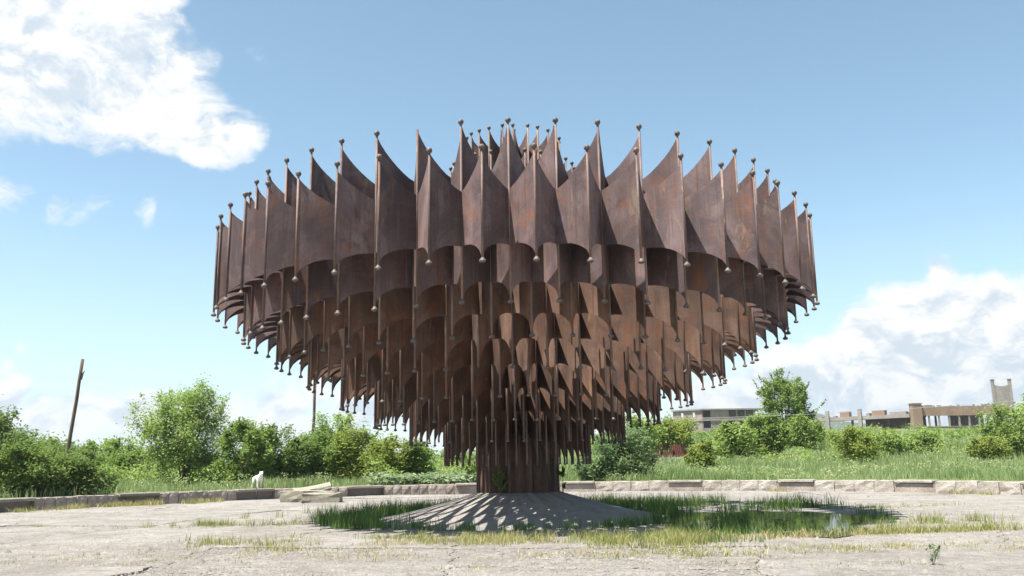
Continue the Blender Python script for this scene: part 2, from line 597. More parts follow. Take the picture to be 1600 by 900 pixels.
def build_ground():
    rr = [0, 6, 12, 18, 21.80, 21.86, 23, 25, 28, 32, 37, 43, 50, 58, 67, 78, 92, 110, 130, 155, 185, 215, 250, 300, 400, 700, 1500, 3000, 6000, 12000]
    na = 144
    V = []
    for r in rr:
        for k in range(na):
            a = 2 * PI * k / na
            x, y = r * math.sin(a), r * math.cos(a)
            z = -.028 if r <= 21.81 else float(land(x, y))
            V.append((x, y, z))
    F = []
    for i in range(1, len(rr)):
        for k in range(na):
            a, b = (i - 1) * na + k, (i - 1) * na + (k + 1) % na
            F.append((a, b, b + na, a + na))
    o = link('ground', mesh_np('ground', V, F, MAT['soil'], smooth=True))
    tag(o, 'green meadow ground rising to the right behind the wall', kind='structure')
    # one far hill range, right of the fountain, seen in the gap beside the tall poplar
    bm = bmesh.new()
    rows = []
    for j, (dy, f) in enumerate(((-900, 0), (-350, .62), (0, 1.0), (500, .55), (1000, 0))):
        row = []
        for i in range(40):
            x = -100 + i * 42
            h = 52 * math.exp(-((x - 525) / 150) ** 2) + 42 * math.exp(-((x - 950) / 250) ** 2) + 20 * math.exp(-((x - 150) / 175) ** 2)
            h += 4 * math.sin(i * 1.7 + j) + 2 * math.sin(i * 3.9)
            row.append(bm.verts.new((x, 1560 + dy * .5 + 20 * math.sin(i * 2.1), max(0, h) * f * 1.25 + 6)))
        rows.append(row)
    for a, b in zip(rows, rows[1:]):
        for i in range(39):
            bm.faces.new((a[i], a[i + 1], b[i + 1], b[i]))
    tag(link('hills', finish(bm, 'hills', MAT['hill'], True)), 'distant hill line on the horizon', kind='structure')


build_ground()


def build_pavement():
    """big cast concrete slabs with open joints; each slab its own mesh"""
    root = empty('plaza_pavement')
    tag(root, 'cracked pale concrete slabs of the round plaza', kind='structure')
    rg = random.Random(11)
    nx, ny = 12, 15
    ang = R(-7)
    ca, sa = math.cos(ang), math.sin(ang)
    xs = [-31 + i * 5.2 for i in range(nx + 1)]
    ys = [-29.5 + j * 3.5 for j in range(ny + 1)]
    P = {}
    for i, x in enumerate(xs):
        for j, y in enumerate(ys):
            xx, yy = x + rg.uniform(-.8, .8), y + rg.uniform(-.35, .35)
            P[i, j] = Vector((xx * ca - yy * sa, xx * sa + yy * ca, 0))
    for i in range(nx):
        for j in range(ny):
            q = [P[i, j], P[i + 1, j], P[i + 1, j + 1], P[i, j + 1]]
            c = sum(q, Vector()) / 4
            rc = math.hypot(c.x, c.y)
            if rc > 22.5 and c.y > -6:
                continue
            if c.y < -27 or rc > 34:
                continue
            # wavy broken outline, pulled in for the joint
            out = []
            for k in range(4):
                a, b = q[k], q[(k + 1) % 4]
                for m in range(12):
                    p = a.lerp(b, m / 12)
                    p = p + Vector((.07 * math.sin(p.y * 5.1 + p.x * 2.3) + .04 * math.sin(p.y * 13 + p.x * 9), .06 * math.sin(p.x * 4.3 + 1 + p.y) + .035 * math.sin(p.x * 14.7 + p.y * 8), 0))
                    d = (c - p)
                    p = p + d.normalized() * rg.uniform(.006, .03)
                    rp = math.hypot(p.x, p.y)
                    if p.y > -4 and rp > 21.62:
                        p *= 21.62 / rp
                    out.append(p - c)
            bm = bmesh.new()
            tilt = Vector((rg.uniform(-.006, .006), rg.uniform(-.006, .006), 0))
            if c.x > 1 and abs(c.y + 3) < 6 and c.x < 12:
                tilt *= .15
            top = [bm.verts.new((p.x, p.y, .0 + tilt.dot(p))) for p in out]
            low = [bm.verts.new((p.x * 1.004, p.y * 1.004, -.12)) for p in out]
            inn = [bm.verts.new((p.x * .985, p.y * .985, .012 + tilt.dot(p))) for p in out]
            n = len(out)
            for k in range(n):
                k2 = (k + 1) % n
                bm.faces.new((low[k], low[k2], top[k2], top[k]))
                bm.faces.new((top[k], top[k2], inn[k2], inn[k]))
            bm.faces.new(inn)
            link('concrete_slab', finish(bm, 'concrete_slab', MAT['slab']), root, (c.x, c.y, 0.0 if abs(c.x - 6.5) < 7.5 and abs(c.y + 3) < 7.5 else rg.uniform(-.014, .012)))


build_pavement()


def build_water():
    pts = []
    rg = random.Random(4)
    cx, cy, n = 6.2, -2.6, 72
    V = [(cx, cy, .026)]
    for k in range(n):
        a = 2 * PI * k / n
        r = 1 + .16 * math.sin(3 * a + .6) + .11 * math.sin(5 * a + 2) + .06 * math.sin(11 * a) + rg.uniform(-.03, .03)
        x, y = cx + 3.05 * r * math.cos(a), cy + 4.3 * r * math.sin(a)
        V.append((x, y, .026))
    F = [(0, k + 1, (k + 1) % n + 1) for k in range(n)]
    o = link('pond_water', mesh_np('pond_water', V, F, MAT['water']))
    tag(o, 'shallow still water lying among the sedge right of the mound', kind='structure')


build_water()

# ---------------------------------------------------------------- concrete mound
MOUND_R, MOUND_H = 4.45, .74


def mound_z(r):
    s = np.clip((MOUND_R - np.asarray(r, dtype=float)) / (MOUND_R - 1.2), 0, 1)
    return MOUND_H * s ** 1.35


def build_mound():
    bm = bmesh.new()
    rr = [1.0, 1.2, 1.5, 1.9, 2.3, 2.7, 3.1, 3.5, 3.95, 4.45]
    rings = []
    for r in rr:
        rings.append([bm.verts.new((r * math.cos(a), r * math.sin(a), float(mound_z(r)) + (.012 if r < 4.4 else -.06)))
                      for a in [2 * PI * k / 64 for k in range(64)]])
    for a, b in zip(rings, rings[1:]):
        for k in range(64):
            bm.faces.new((a[k], a[(k + 1) % 64], b[(k + 1) % 64], b[k]))
    bm.faces.new(rings[0])
    o = link('concrete_mound', finish(bm, 'concrete_mound', MAT['mound'], True))
    tag(o, 'smooth grey concrete cone from which the rusty column rises', 'mound')


build_mound()

# ---------------------------------------------------------------- the iron fountain
N = 48
DA = 2 * PI / N
TH0 = 0.0537
RAD = [8.53, 7.745, 6.86, 5.98, 5.05, 4.10, 3.10, 2.10, 1.16]
#        ridge top, valley top, valley bottom, ridge bottom (tip of the cap)
ZZ = [(8.07, 7.366, 6.15, 5.585),
      (8.97, 8.00, 5.50, 4.88),
      (6.80, 5.80, 4.95, 4.27),
      (6.15, 5.25, 4.50, 3.68),
      (5.70, 4.80, 4.00, 3.11),
      (5.20, 4.30, 3.48, 2.59),
      (4.65, 3.75, 2.95, 2.10),
      (4.10, 3.20, 2.35, 1.50)]
HAS_BALL = [True, True, False, False, False, False, False, False]
CAP = [.075, .075, .07, .066, .062, .058, .05, .036]


def pt(r, th):
    return Vector((r * math.sin(th), -r * math.cos(th), 0))


def panel_bm(bm, A, B, zr, zv, zvb, zrb, cols=7, th=.009):
    """a folded sheet from ridge A to valley B: hollowed top edge, arched lower edge, real thickness"""
    B = A + (B - A) * 1.03
    d = (B - A)
    nrm = Vector((d.y, -d.x, 0)).normalized() * th
    front, back = [], []
    for k in range(cols + 1):
        t = (k / cols) ** 1.25
        s = 1 - t
        p = A.lerp(B, t)
        zt = zv + (zr - zv) * (.9 * s ** 1.42 + .1 * s ** 8)
        zb = zvb - (zvb - zrb) * (.45 * s ** 2.6 + .55 * (1 - math.sqrt(max(0, 1 - s * s))))
        for lst, o in ((front, nrm), (back, -nrm)):
            lst.append((bm.verts.new((p.x + o.x, p.y + o.y, zt)), bm.verts.new((p.x + o.x, p.y + o.y, zb))))
    for k in range(cols):
        a, b = front[k], front[k + 1]
        bm.faces.new((a[0], a[1], b[1], b[0]))
        c, e = back[k], back[k + 1]
        bm.faces.new((c[0], e[0], e[1], c[1]))
        bm.faces.new((a[0], b[0], e[0], c[0]))
        bm.faces.new((a[1], c[1], e[1], b[1]))
    bm.faces.new((front[0][0], back[0][0], back[0][1], front[0][1]))
    bm.faces.new((front[-1][0], front[-1][1], back[-1][1], back[-1][0]))


def ball_prof(z, r):
    return [(r * .30, z - r * 1.02)] + [(r * math.cos(a), z + r * math.sin(a)) for a in [R(v) for v in (-62, -35, -8, 20, 48, 72)]] + [(r * .08, z + r)]


def cap_prof(z, r):
    # a flattened mushroom: dome above, blunt underneath; z is the lowest point
    return [(r * .45, z), (r * .92, z + r * .22), (r, z + r * .5), (r * .86, z + r * .85), (r * .5, z + r * 1.15), (r * .34, z + r * 1.5)]


def build_fountain():
    root = empty('iron_fountain', (0, 0, 0), 0,
                 'huge rusty steel fountain of tiered pleated rings on a fluted column', 'fountain')
    panels, rods = [], []      # (score, mesh, rotation, ...)

    def score(r, th, hgt, wid):
        dep = 26 - r * math.cos(th)
        vis = 1.0 if math.cos(th) > -.02 else 0.02
        return vis * hgt * wid * (0.25 + abs(math.cos(th))) / dep ** 2

    def ring(i, r0, r1, n, th0, z, ball, cap, pname, rod_r=.026, ball_r=.066):
        da = 2 * PI / n
        zr, zv, zvb, zrb = z
        tip = zrb + (.16 if cap else 0.0)
        meshes = []
        for sgn in (-1, 1):
            bm = bmesh.new()
            panel_bm(bm, pt(r0, 0), pt(r1, sgn * da / 2), (zr - .13) if ball or i == 8 else zv + .04, zv, zvb, tip)
            meshes.append(finish(bm, pname, MAT['rust'] if i in (0, 1, 9, 10) else MAT['rust_inner_bounce']))
        bm = bmesh.new()
        zt = zr - (ball_r if ball else 0)
        zb = zrb + (.04 if cap else .0)
        c = pt(r0 + .012, 0)
        tube(bm, [(c.x, c.y, zb), (c.x, c.y, zt)], [rod_r, rod_r], 6)
        rm = finish(bm, 'rod', MAT['rod'], True)
        subs = []
        if ball:
            bm = bmesh.new()
            lathe(bm, ball_prof(zr, ball_r), c.x, c.y, 9)
            subs.append(('ball_finial', finish(bm, 'ball_finial', MAT['ball'], True)))
        if cap:
            bm = bmesh.new()
            lathe(bm, cap_prof(zrb, cap), c.x, c.y, 9)
            subs.append(('cap_finial', finish(bm, 'cap_finial', MAT['ball'], True)))
        jr = random.Random(100 + i)
        for k in range(n):
            th = th0 + k * da
            thn = (th + PI) % (2 * PI) - PI
            j = jr.uniform(-.0008, .0008)
            for sgn, me in zip((-1, 1), meshes):
                panels.append((score(r0, thn, zv - zvb, da * r0), me, th + j, pname))
            rods.append((score(r0, thn, zr - zrb, .3), rm, th + j, subs))

    for i in range(8):
        off = TH0 + (0 if i % 2 == 0 else DA / 2)
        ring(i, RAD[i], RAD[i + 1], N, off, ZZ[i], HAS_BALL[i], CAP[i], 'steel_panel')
    # column and the small crown it carries
    ring(8, 1.16, .98, 24, .05, (9.6, 9.5, .55, .55), False, 0, 'column_panel', .03)
    ring(9, 1.90, 1.45, 24, .18, (10.42, 10.0, 7.6, 7.2), True, 0, 'crown_panel', .026, .058)
    ring(10, 1.45, 1.06, 24, .05, (11.36, 10.8, 8.2, 7.9), True, 0, 'crown_panel', .026, .058)

    panels.sort(key=lambda a: -a[0])
    rods.sort(key=lambda a: -a[0])
    wob = random.Random(77)
    for s, me, th, nm in panels[:300]:
        o = link(nm, me, root, None, th)
        o.rotation_euler = (wob.gauss(0, .0009), wob.gauss(0, .0009), th)
    nb = 0
    rest_balls = []
    for s, me, th, subs in rods[:300]:
        o = link('rod', me, root, None, th)
        o.rotation_euler = (wob.gauss(0, .0018), wob.gauss(0, .0018), th)
        for nm, sm in subs:
            if wob.random() < .025 or (nm == 'ball_finial' and abs(th - (TH0 - 2.5 * DA) % (2 * PI)) < .02):
                continue            # a few knobs are lost, as on the third spike left of centre
            if nb < 300:
                link(nm, sm, o)
                nb += 1
            else:
                rest_balls.append((sm, th))

    def join(name, items, mat):
        Vs, Fs, base = [], {}, 0
        for me, th in items:
            n = len(me.vertices)
            co = np.empty(n * 3, dtype=np.float32)
            me.vertices.foreach_get('co', co)
            co = co.reshape(-1, 3)
            c, s = math.cos(th), math.sin(th)
            Vs.append(np.stack([c * co[:, 0] - s * co[:, 1], s * co[:, 0] + c * co[:, 1], co[:, 2]], 1))
            for p in me.polygons:
                Fs.setdefault(0, []).append([v + base for v in p.vertices])
            base += n
        m2 = bpy.data.meshes.new(name)
        m2.from_pydata(np.concatenate(Vs).tolist(), [], Fs[0])
        m2.materials.append(mat)
        o = link(name, m2, root)
        o['kind'] = 'stuff'
        return o

    for nm, mt in (('outer_panel_rows', MAT['rust']), ('inner_panel_rows', MAT['rust_inner_bounce'])):
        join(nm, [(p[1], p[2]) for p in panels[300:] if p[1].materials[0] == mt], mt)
    if rods[300:]:
        join('rod_rows', [(p[1], p[2]) for p in rods[300:]], MAT['rod'])
    fb = rest_balls + [(sm, p[2]) for p in rods[300:] for nm, sm in p[3]]
    if fb:
        join('finial_rows', fb, MAT['ball'])


build_fountain()

# ---------------------------------------------------------------- the low round wall
WR = 21.75


def build_wall():
    root = empty('plaza_wall', (0, 0, 0), 0, 'low curved wall of upright stone blocks and bench niches round the plaza', 'wall')
    rg = random.Random(21)

    def block_mesh(nm, mat, rough, w=.47):
        bm = bmesh.new()
        nx, ny, nz = 3, 2, 3
        grid = {}
        for i in range(nx + 1):
            for j in range(ny + 1):
                for k in range(nz + 1):
                    if 0 < i < nx and 0 < j < ny and 0 < k < nz:
                        continue
                    x = (i / nx - .5) * w
                    y = (j / ny - .5) * .5
                    z = k / nz * .55 - .03
                    e = (i in (0, nx)) + (j in (0, ny)) + (k in (0, nz))
                    jit = rough * (1.0 if e < 2 else .8)
                    sh = .94 if e >= 2 else 1
                    grid[i, j, k] = bm.verts.new((x * sh + rg.uniform(-1, 1) * jit * .5, y * sh + rg.uniform(-1, 1) * jit,
                                                  max(-.05, z - (.02 if (e >= 2 and k == nz) else 0) + rg.uniform(-1, .5) * jit)))
        for i in range(nx):
            for j in range(ny):
                for k in (0, nz):
                    bm.faces.new([grid[i, j, k], grid[i + 1, j, k], grid[i + 1, j + 1, k], grid[i, j + 1, k]])
        for i in range(nx):
            for k in range(nz):
                for j in (0, ny):
                    bm.faces.new([grid[i, j, k], grid[i + 1, j, k], grid[i + 1, j, k + 1], grid[i, j, k + 1]])
        for j in range(ny):
            for k in range(nz):
                for i in (0, nx):
                    bm.faces.new([grid[i, j, k], grid[i, j + 1, k], grid[i, j + 1, k + 1], grid[i, j, k + 1]])
        return finish(bm, nm, mat)

    neat = [block_mesh('wall_block', MAT['wallstone'], .018) for _ in range(5)]
    worn = [block_mesh('wall_block', MAT['palestone'], .034, .9) for _ in range(8)]
    niches = [.0165 + .129 + .258 * k for k in range(-6, 6)]
    half = .043
    bench_me = box_mesh('bench_slab', MAT['bench'], -.92, .92, -.36, .2, .40, .53, .02)
    bench_pale = box_mesh('bench_slab', MAT['palestone'], -.86, .86, -.33, .2, .42, .54, .02)
    back_me = box_mesh('niche_panel', MAT['niche'], -.92, .92, -.02, .16, -.05, .395)
    end = box_mesh('niche_panel', MAT['wallstone'], -.92, .92, -.24, .16, -.05, .39)
    for q, a in enumerate(niches):
        dark = a < -.3
        p = (WR * math.sin(a), WR * math.cos(a), 0)
        link('bench_slab', bench_me if dark else bench_pale, root, p, -a)
        link('niche_panel', back_me if dark else end, root, p, -a)
    edges = [(-1.62, niches[0] - half)] + [(niches[k] + half, niches[k + 1] - half) for k in range(len(niches) - 1)] + [(niches[-1] + half, 1.62)]
    for (a0, a1) in edges:
        bl = .47 if a0 < -.3 else .9
        nb = max(1, round((a1 - a0) * WR / bl))
        for k in range(nb):
            a = a0 + (a1 - a0) * (k + .5) / nb
            me = rg.choice(neat if a0 < -.3 else worn)
            o = link('wall_block', me, root, (WR * math.sin(a), WR * math.cos(a) , rg.uniform(-.035, .01)), -a + rg.uniform(-.03, .03))
            o.scale = (((a1 - a0) * WR / nb) / bl * (.985 if a0 < -.3 else 1.03), 1, 1)


build_wall()

# ---------------------------------------------------------------- foliage builders


def leaf_quads(C, size, up=.75, seed=0, aspect=.55):
    """many small leaf faces with random facing"""
    rg = np.random.default_rng(seed)
    n = len(C)
    nrm = rg.normal(size=(n, 3))
    nrm[:, 2] = np.abs(nrm[:, 2]) + up
    nrm /= np.linalg.norm(nrm, axis=1)[:, None]
    t = rg.normal(size=(n, 3))
    t -= nrm * np.sum(t * nrm, 1)[:, None]
    t /= np.linalg.norm(t, axis=1)[:, None]
    b = np.cross(nrm, t)
    s = (size * rg.uniform(.6, 1.35, n))[:, None] if np.isscalar(size) else size[:, None]
    V = np.stack([C - t * s, C + b * s * aspect, C + t * s, C - b * s * aspect], 1).reshape(-1, 3)
    F = np.arange(n * 4).reshape(-1, 4)
    return V, F


def plant(name, label, cat, x, y, w, h, mat, seed, clumps=26, leaves=150, leaf=.09, spire=0.0, trunk=.05, base=.05,
          group=None, lift=None, lop=0.0, shoots=9, part='foliage', stems='stem', dens=.30):
    """a shrub or tree: stems rising from one foot, clumps of leaves at their ends and along them"""
    rg = np.random.default_rng(seed)
    z0 = float(land(x, y)) - .05 if lift is None else lift
    root = empty(name, (x, y, z0), 0, label, cat, group)
    # clump centres: lobed egg-shaped envelope
    cl = []
    lob = rg.uniform(.72, 1.12, 9)
    while len(cl) < clumps:
        v = rg.normal(size=3)
        v /= np.linalg.norm(v)
        rad = rg.uniform(.35, 1.0) ** .6
        az = (math.atan2(v[1], v[0]) + PI) / (2 * PI) * 9
        f = lob[int(az) % 9] * (1 - az % 1) + lob[(int(az) + 1) % 9] * (az % 1)
        px, py = v[0] * rad * w / 2 * f, v[1] * rad * w / 2 * f * .85
        zt = .5 + .5 * v[2] * rad
        taper = 1.0 - spire * max(0, zt - .3)
        # the foot is narrower than the shoulder, the foliage still reaches low
        taper *= .72 + .28 * min(1, zt / .35)
        cl.append((px * taper + lop * zt * w, py * taper, (base + (1 - base) * zt) * h * (1 if v[2] > 0 else 1)))
    cl = np.array(cl)
    cl[:, 2] = np.minimum(cl[:, 2], h * rg.uniform(.86, 1.0, len(cl)))
    rad = dens * w * rg.uniform(.55, 1.15, len(cl)) * .55
    pts, tint = [], []
    for c, r in zip(cl, rad):
        k = int(leaves * 2.1 * rg.uniform(.6, 1.3))
        ax = np.array([c[0] / w * 1.3, c[1] / w * 1.3, .55]) + rg.normal(size=3) * .45
        ax /= np.linalg.norm(ax)
        u = rg.uniform(-1.0, 1.25, k)
        p = ax * (u * r * 1.05)[:, None] + rg.normal(size=(k, 3)) * (r * (.52 - .22 * u))[:, None]
        pts.append(c + p)
        tint.append(np.clip(rg.normal(.55 + rg.normal() * .22, .17, k), 0, 1))
    for s in range(shoots):
        i = rg.integers(len(cl))
        c = cl[i]
        d = np.array([c[0] / w * 1.6 + rg.normal() * .15, rg.normal() * .2, 1.0])
        L = h * rg.uniform(.12, .24)
        k = 60
        u = rg.uniform(0, 1, k)
        p = c + d * (u * L)[:, None] + rg.normal(size=(k, 3)) * .05 * (1.3 - u)[:, None] * (w / 3)
        pts.append(p)
        tint.append(np.clip(rg.normal(.62, .15, k), 0, 1))
    P = np.concatenate(pts)
    T = np.concatenate(tint)
    ok = P[:, 2] > .02
    P, T = P[ok], T[ok]
    V, F = leaf_quads(P, leaf, seed=seed)
    link(part, mesh_np(part, V, F, mat, np.repeat(T, 4)), root)
    bm = bmesh.new()
    order = np.argsort(-cl[:, 2])[:max(5, min(14, clumps // 2))]
    for q, i in enumerate(order):
        c = cl[i]
        k = trunk * (1.0 if q < 3 else .6)
        a = Vector((rg.normal() * trunk, rg.normal() * trunk, -.05))
        e = Vector(c)
        m1 = a.lerp(e, .35) + Vector((-.10 * c[0], -.1 * c[1], .06 * h)) + Vector(rg.normal(size=3)) * .03 * w
        m2 = a.lerp(e, .7) + Vector(rg.normal(size=3)) * .04 * w
        tube(bm, [a, m1, m2, e], [k, k * .75, k * .5, k * .2], 5)
    link(stems, finish(bm, stems, MAT['bark'], True), root)
    return root


def at(px, dep, half=None):
    """world x on a vertical plane at the given distance for a bearing given in photo pixels"""
    return (px - 810) / 1374.4 * dep


GL, GR = 'shrubs behind the left half of the wall', 'shrubs on the meadow right of the fountain'
# label, name, category, bearing, distance, width, height, material, extras
PL = [
    ('dark green tree cut off by the left edge of the view', 'dark_tree', 'tree', -8, 47, 4.4, 5.0, 'leaf_dark', dict(clumps=34, leaves=190, shoots=9, leaf=.09)),
    ('broad dark olive bush directly behind the left end of the wall', 'broad_bush', 'bush', 62, 38.4, 4.3, 2.6, 'leaf_dark', dict(clumps=46, leaves=200, leaf=.075, dens=.24, base=0)),
    ('second olive bush sloping down to the right of the broad one', 'broad_bush', 'bush', 138, 39.4, 2.5, 1.6, 'leaf_dark', dict(clumps=26, leaves=180, leaf=.075, base=0)),
    ('far mid green bush left of the leaning wooden pole', 'hedge_bush', 'bush', 72, 72, 5.0, 3.3, 'leaf_mid', dict(clumps=28, leaves=150, leaf=.12)),
    ('far bush standing right at the foot of the leaning pole', 'hedge_bush', 'bush', 122, 66, 4.6, 2.7, 'leaf_dark', dict(clumps=28, leaves=150, leaf=.12)),
    ('far bush between the leaning pole and the small distant post', 'hedge_bush', 'bush', 160, 74, 4.6, 3.2, 'leaf_mid', dict(clumps=26, leaves=150, leaf=.12)),
    ('far low bush left of the big airy tree', 'hedge_bush', 'bush', 203, 70, 4.2, 2.9, 'leaf_mid', dict(clumps=26, leaves=150, leaf=.12)),
    ('far bush peeping over the broad olive bush at left', 'hedge_bush', 'bush', 36, 78, 4.6, 3.6, 'leaf_mid', dict(clumps=26, leaves=150, leaf=.12)),
    ('nearer low green bush in the gap before the airy tree', 'hedge_bush', 'bush', 196, 58, 3.6, 1.9, 'leaf_mid', dict(clumps=24, leaves=150, leaf=.10, base=0)),
    ('tall airy light green tree, the biggest left of the fountain', 'airy_tree', 'tree', 300, 52, 7.0, 5.75, 'leaf_light', dict(clumps=80, leaves=170, leaf=.075, shoots=40, dens=.20, trunk=.09, spire=.3)),
    ('dense green bush right behind the white dog', 'green_bush', 'bush', 392, 49, 3.4, 3.5, 'leaf_mid', dict(clumps=34, leaves=190, leaf=.085, dens=.26, base=0)),
    ('rounded dark green bush just right of the dog', 'green_bush', 'bush', 440, 51, 3.2, 3.3, 'leaf_dark', dict(clumps=32, leaves=190, leaf=.085, base=0)),
    ('bush with yellowish tips in front of the broken pole', 'green_bush', 'bush', 500, 53, 3.2, 2.9, 'leaf_mid', dict(clumps=30, leaves=180, leaf=.085, base=0)),
    ('tall pale bush beside the broken pole', 'tall_bush', 'bush', 530, 60, 3.6, 4.1, 'leaf_light', dict(clumps=30, leaves=170, leaf=.095, shoots=14)),
    ('yellow green bush left of the fountain, between pole and panels', 'yellow_bush', 'bush', 558, 53, 3.4, 3.0, 'leaf_yellow', dict(clumps=34, leaves=180, leaf=.08, shoots=8, base=0)),
    ('upright green bush under the lowest left panels', 'green_bush', 'bush', 612, 52, 2.6, 2.9, 'leaf_yellow', dict(clumps=26, leaves=180, leaf=.08, base=0)),
    ('dark bush just left of the lower panel rings', 'green_bush', 'bush', 658, 53, 2.2, 2.3, 'leaf_mid', dict(clumps=24, leaves=170, leaf=.08, base=0)),
    ('low dark bush seen between the column and the left panels', 'low_bush', 'bush', 716, 62, 2.6, 1.9, 'leaf_blue', dict(clumps=20, leaves=130, leaf=.10, base=0)),
    ('grey green bush immediately right of the column', 'grey_bush', 'bush', 972, 50, 3.0, 3.0, 'leaf_blue', dict(clumps=34, leaves=190, leaf=.08, shoots=10, base=0)),
    ('small grey green bush at the column side of the bigger one', 'grey_bush', 'bush', 922, 49, 1.7, 1.5, 'leaf_blue', dict(clumps=18, leaves=150, leaf=.08, base=0)),
    ('bright green tree rising behind the grey green bush', 'bright_tree', 'tree', 1000, 72, 3.2, 4.2, 'leaf_light', dict(clumps=26, leaves=150, leaf=.11)),
    ('bright green bush behind the rusty red fence', 'bright_bush', 'bush', 1042, 88, 5.2, 3.4, 'leaf_yellow', dict(clumps=34, leaves=150, leaf=.13)),
    ('small round yellow green bush before the rusty red fence', 'round_bush', 'bush', 1091, 60, 1.9, 1.95, 'leaf_yellow', dict(clumps=22, leaves=170, leaf=.085, base=0)),
    ('grey brown tinged bush right of the rusty red fence', 'grey_bush', 'bush', 1143, 70, 3.6, 3.0, 'leaf_light', dict(clumps=28, leaves=150, leaf=.11, shoots=6, base=0)),
    ('dark green bush left below the tall poplar', 'dark_bush', 'bush', 1194, 74, 3.3, 3.6, 'leaf_mid', dict(clumps=30, leaves=170, leaf=.11, base=0)),
    ('tall poplar standing above everything right of the fountain', 'poplar', 'tree', 1222, 92, 5.6, 8.1, 'leaf_mid', dict(clumps=120, leaves=85, leaf=.12, shoots=30, dens=.19, trunk=.10, spire=.25, base=.0)),
    ('dark bush right below the tall poplar', 'dark_bush', 'bush', 1252, 88, 4.2, 3.2, 'leaf_mid', dict(clumps=28, leaves=150, leaf=.13, base=0)),
    ('yellow green upright bush in front of the ruin columns', 'yellow_bush', 'bush', 1332, 62, 2.9, 2.5, 'leaf_yellow', dict(clumps=30, leaves=170, leaf=.09, shoots=10, base=0)),
    ('loose green bush left of the brick pier', 'loose_bush', 'bush', 1376, 66, 2.7, 1.9, 'leaf_light', dict(clumps=24, leaves=140, leaf=.095, shoots=8, base=0)),
    ('low rounded bush below the brick pier of the ruin', 'low_bush', 'bush', 1434, 74, 3.2, 1.7, 'leaf_light', dict(clumps=26, leaves=150, leaf=.11, base=0)),
    ('big spreading tree that hides the right end of the ruin', 'spreading_tree', 'tree', 1584, 66, 5.2, 4.0, 'leaf_light', dict(clumps=50, leaves=180, leaf=.095, shoots=18, dens=.22)),
    ('dark leafy tree cut by the right edge of the view', 'spreading_tree', 'tree', 1640, 60, 4.2, 4.3, 'leaf_light', dict(clumps=36, leaves=170, leaf=.095, shoots=10)),
    ('yellowish bush at the foot of the right hand trees', 'yellow_bush', 'bush', 1532, 62, 2.4, 1.7, 'leaf_yellow', dict(clumps=20, leaves=150, leaf=.09, base=0)),
]
for q, (lab, nm, cat, px, dep, w, h, mt, kw) in enumerate(PL):
    grp = None
    if cat == 'tree':
        kw = dict(kw, part='crown', stems='trunk')
    plant(nm, lab, cat, at(px, dep), dep - 26, w, h, MAT[mt], 50 + q, group='shrubs and trees behind the plaza wall', **kw)

# a far belt of scrub nobody could count, along the skyline
def far_scrub():
    rg = np.random.default_rng(99)
    P, T, sz = [], [], []
    for k in range(420):
        dep = rg.uniform(95, 150)
        left = k < 300
        px = rg.uniform(-60, 760) if left else rg.uniform(900, 1700)
        if not left:
            dep = rg.uniform(100, 190)
        x, y = (px - 810) / 1374.4 * dep, dep - 26
        z = float(land(x, y))
        r = rg.uniform(.9, 1.8) * (1.15 if left else .75)
        n = 110
        p = rg.normal(size=(n, 3)) * np.array([1, 1, .62]) * r * .6 + np.array([x, y, z + r * .55])
        P.append(p)
        T.append(np.clip(rg.normal(.45 + rg.normal() * .18, .15, n), 0, 1))
    P = np.concatenate(P)
    V, F = leaf_quads(P, .22, seed=5)
    o = link('far_scrub', mesh_np('far_scrub', V, F, MAT['leaf_mid'], np.repeat(np.concatenate(T), 4)))
    tag(o, 'belt of scrub far behind the bushes along the skyline', 'scrub', kind='stuff')


far_scrub()


def undergrowth():
    rg = np.random.default_rng(199)
    P, T = [], []
    for k in range(230):
        left = k < 150
        dep = rg.uniform(50, 64) if left else rg.uniform(62, 95)
        px = rg.uniform(170, 720) if left else rg.choice([rg.uniform(900, 1000), rg.uniform(1085, 1290), rg.uniform(1290, 1600)])
        x, y = (px - 810) / 1374.4 * dep, dep - 26
        r = rg.uniform(.45, .95)
        n = 130
        u = rg.uniform(0, 1, n)
        p = rg.normal(size=(n, 3)) * np.array([.55, .55, .2]) * r * (1.2 - .7 * u)[:, None]
        p[:, 2] += u * r * (1.5 if left else 1.1)
        P.append(p + np.array([x, y, float(land(x, y))]))
        T.append(np.clip(rg.normal(rg.uniform(.2, .85), .15, n), 0, 1))
    V, F = leaf_quads(np.concatenate(P), .095, seed=15)
    o = link('undergrowth', mesh_np('undergrowth', V, F, MAT['leaf_light'], np.repeat(np.concatenate(T), 4)))
    tag(o, 'low tangled undergrowth between the bushes', 'undergrowth', kind='stuff')


undergrowth()


def blades(name, label, XY, Z, H, W, T, mat, seed, lean=.35, cat='grass'):
    rg = np.random.default_rng(seed)
    n = len(XY)
    a = rg.uniform(0, 2 * PI, n)
    wv = np.stack([np.cos(a), np.sin(a), np.zeros(n)], 1) * (W * .5)[:, None]
    b = rg.uniform(0, 2 * PI, n)
    ln = np.abs(rg.normal(0, lean, n)) * H
    tip = np.stack([np.cos(b) * ln, np.sin(b) * ln, H * (1 - .15 * np.minimum(1, ln / np.maximum(H, 1e-3)))], 1)
    base = np.stack([XY[:, 0], XY[:, 1], Z - .02], 1)
    mid = base + tip * np.array([.32, .32, .58])
    V = np.stack([base - wv, base + wv, mid + wv * .75, mid - wv * .75, base + tip], 1).reshape(-1, 3)
    i = np.arange(n)[:, None] * 5
    F = np.concatenate([i + np.array([[0, 1, 2]]), i + np.array([[0, 2, 3]]), i + np.array([[3, 2, 4]])])
    o = link(name, mesh_np(name, V, F, mat, np.repeat(np.clip(T, 0, 1), 5)))
    return tag(o, label, cat, kind='stuff')


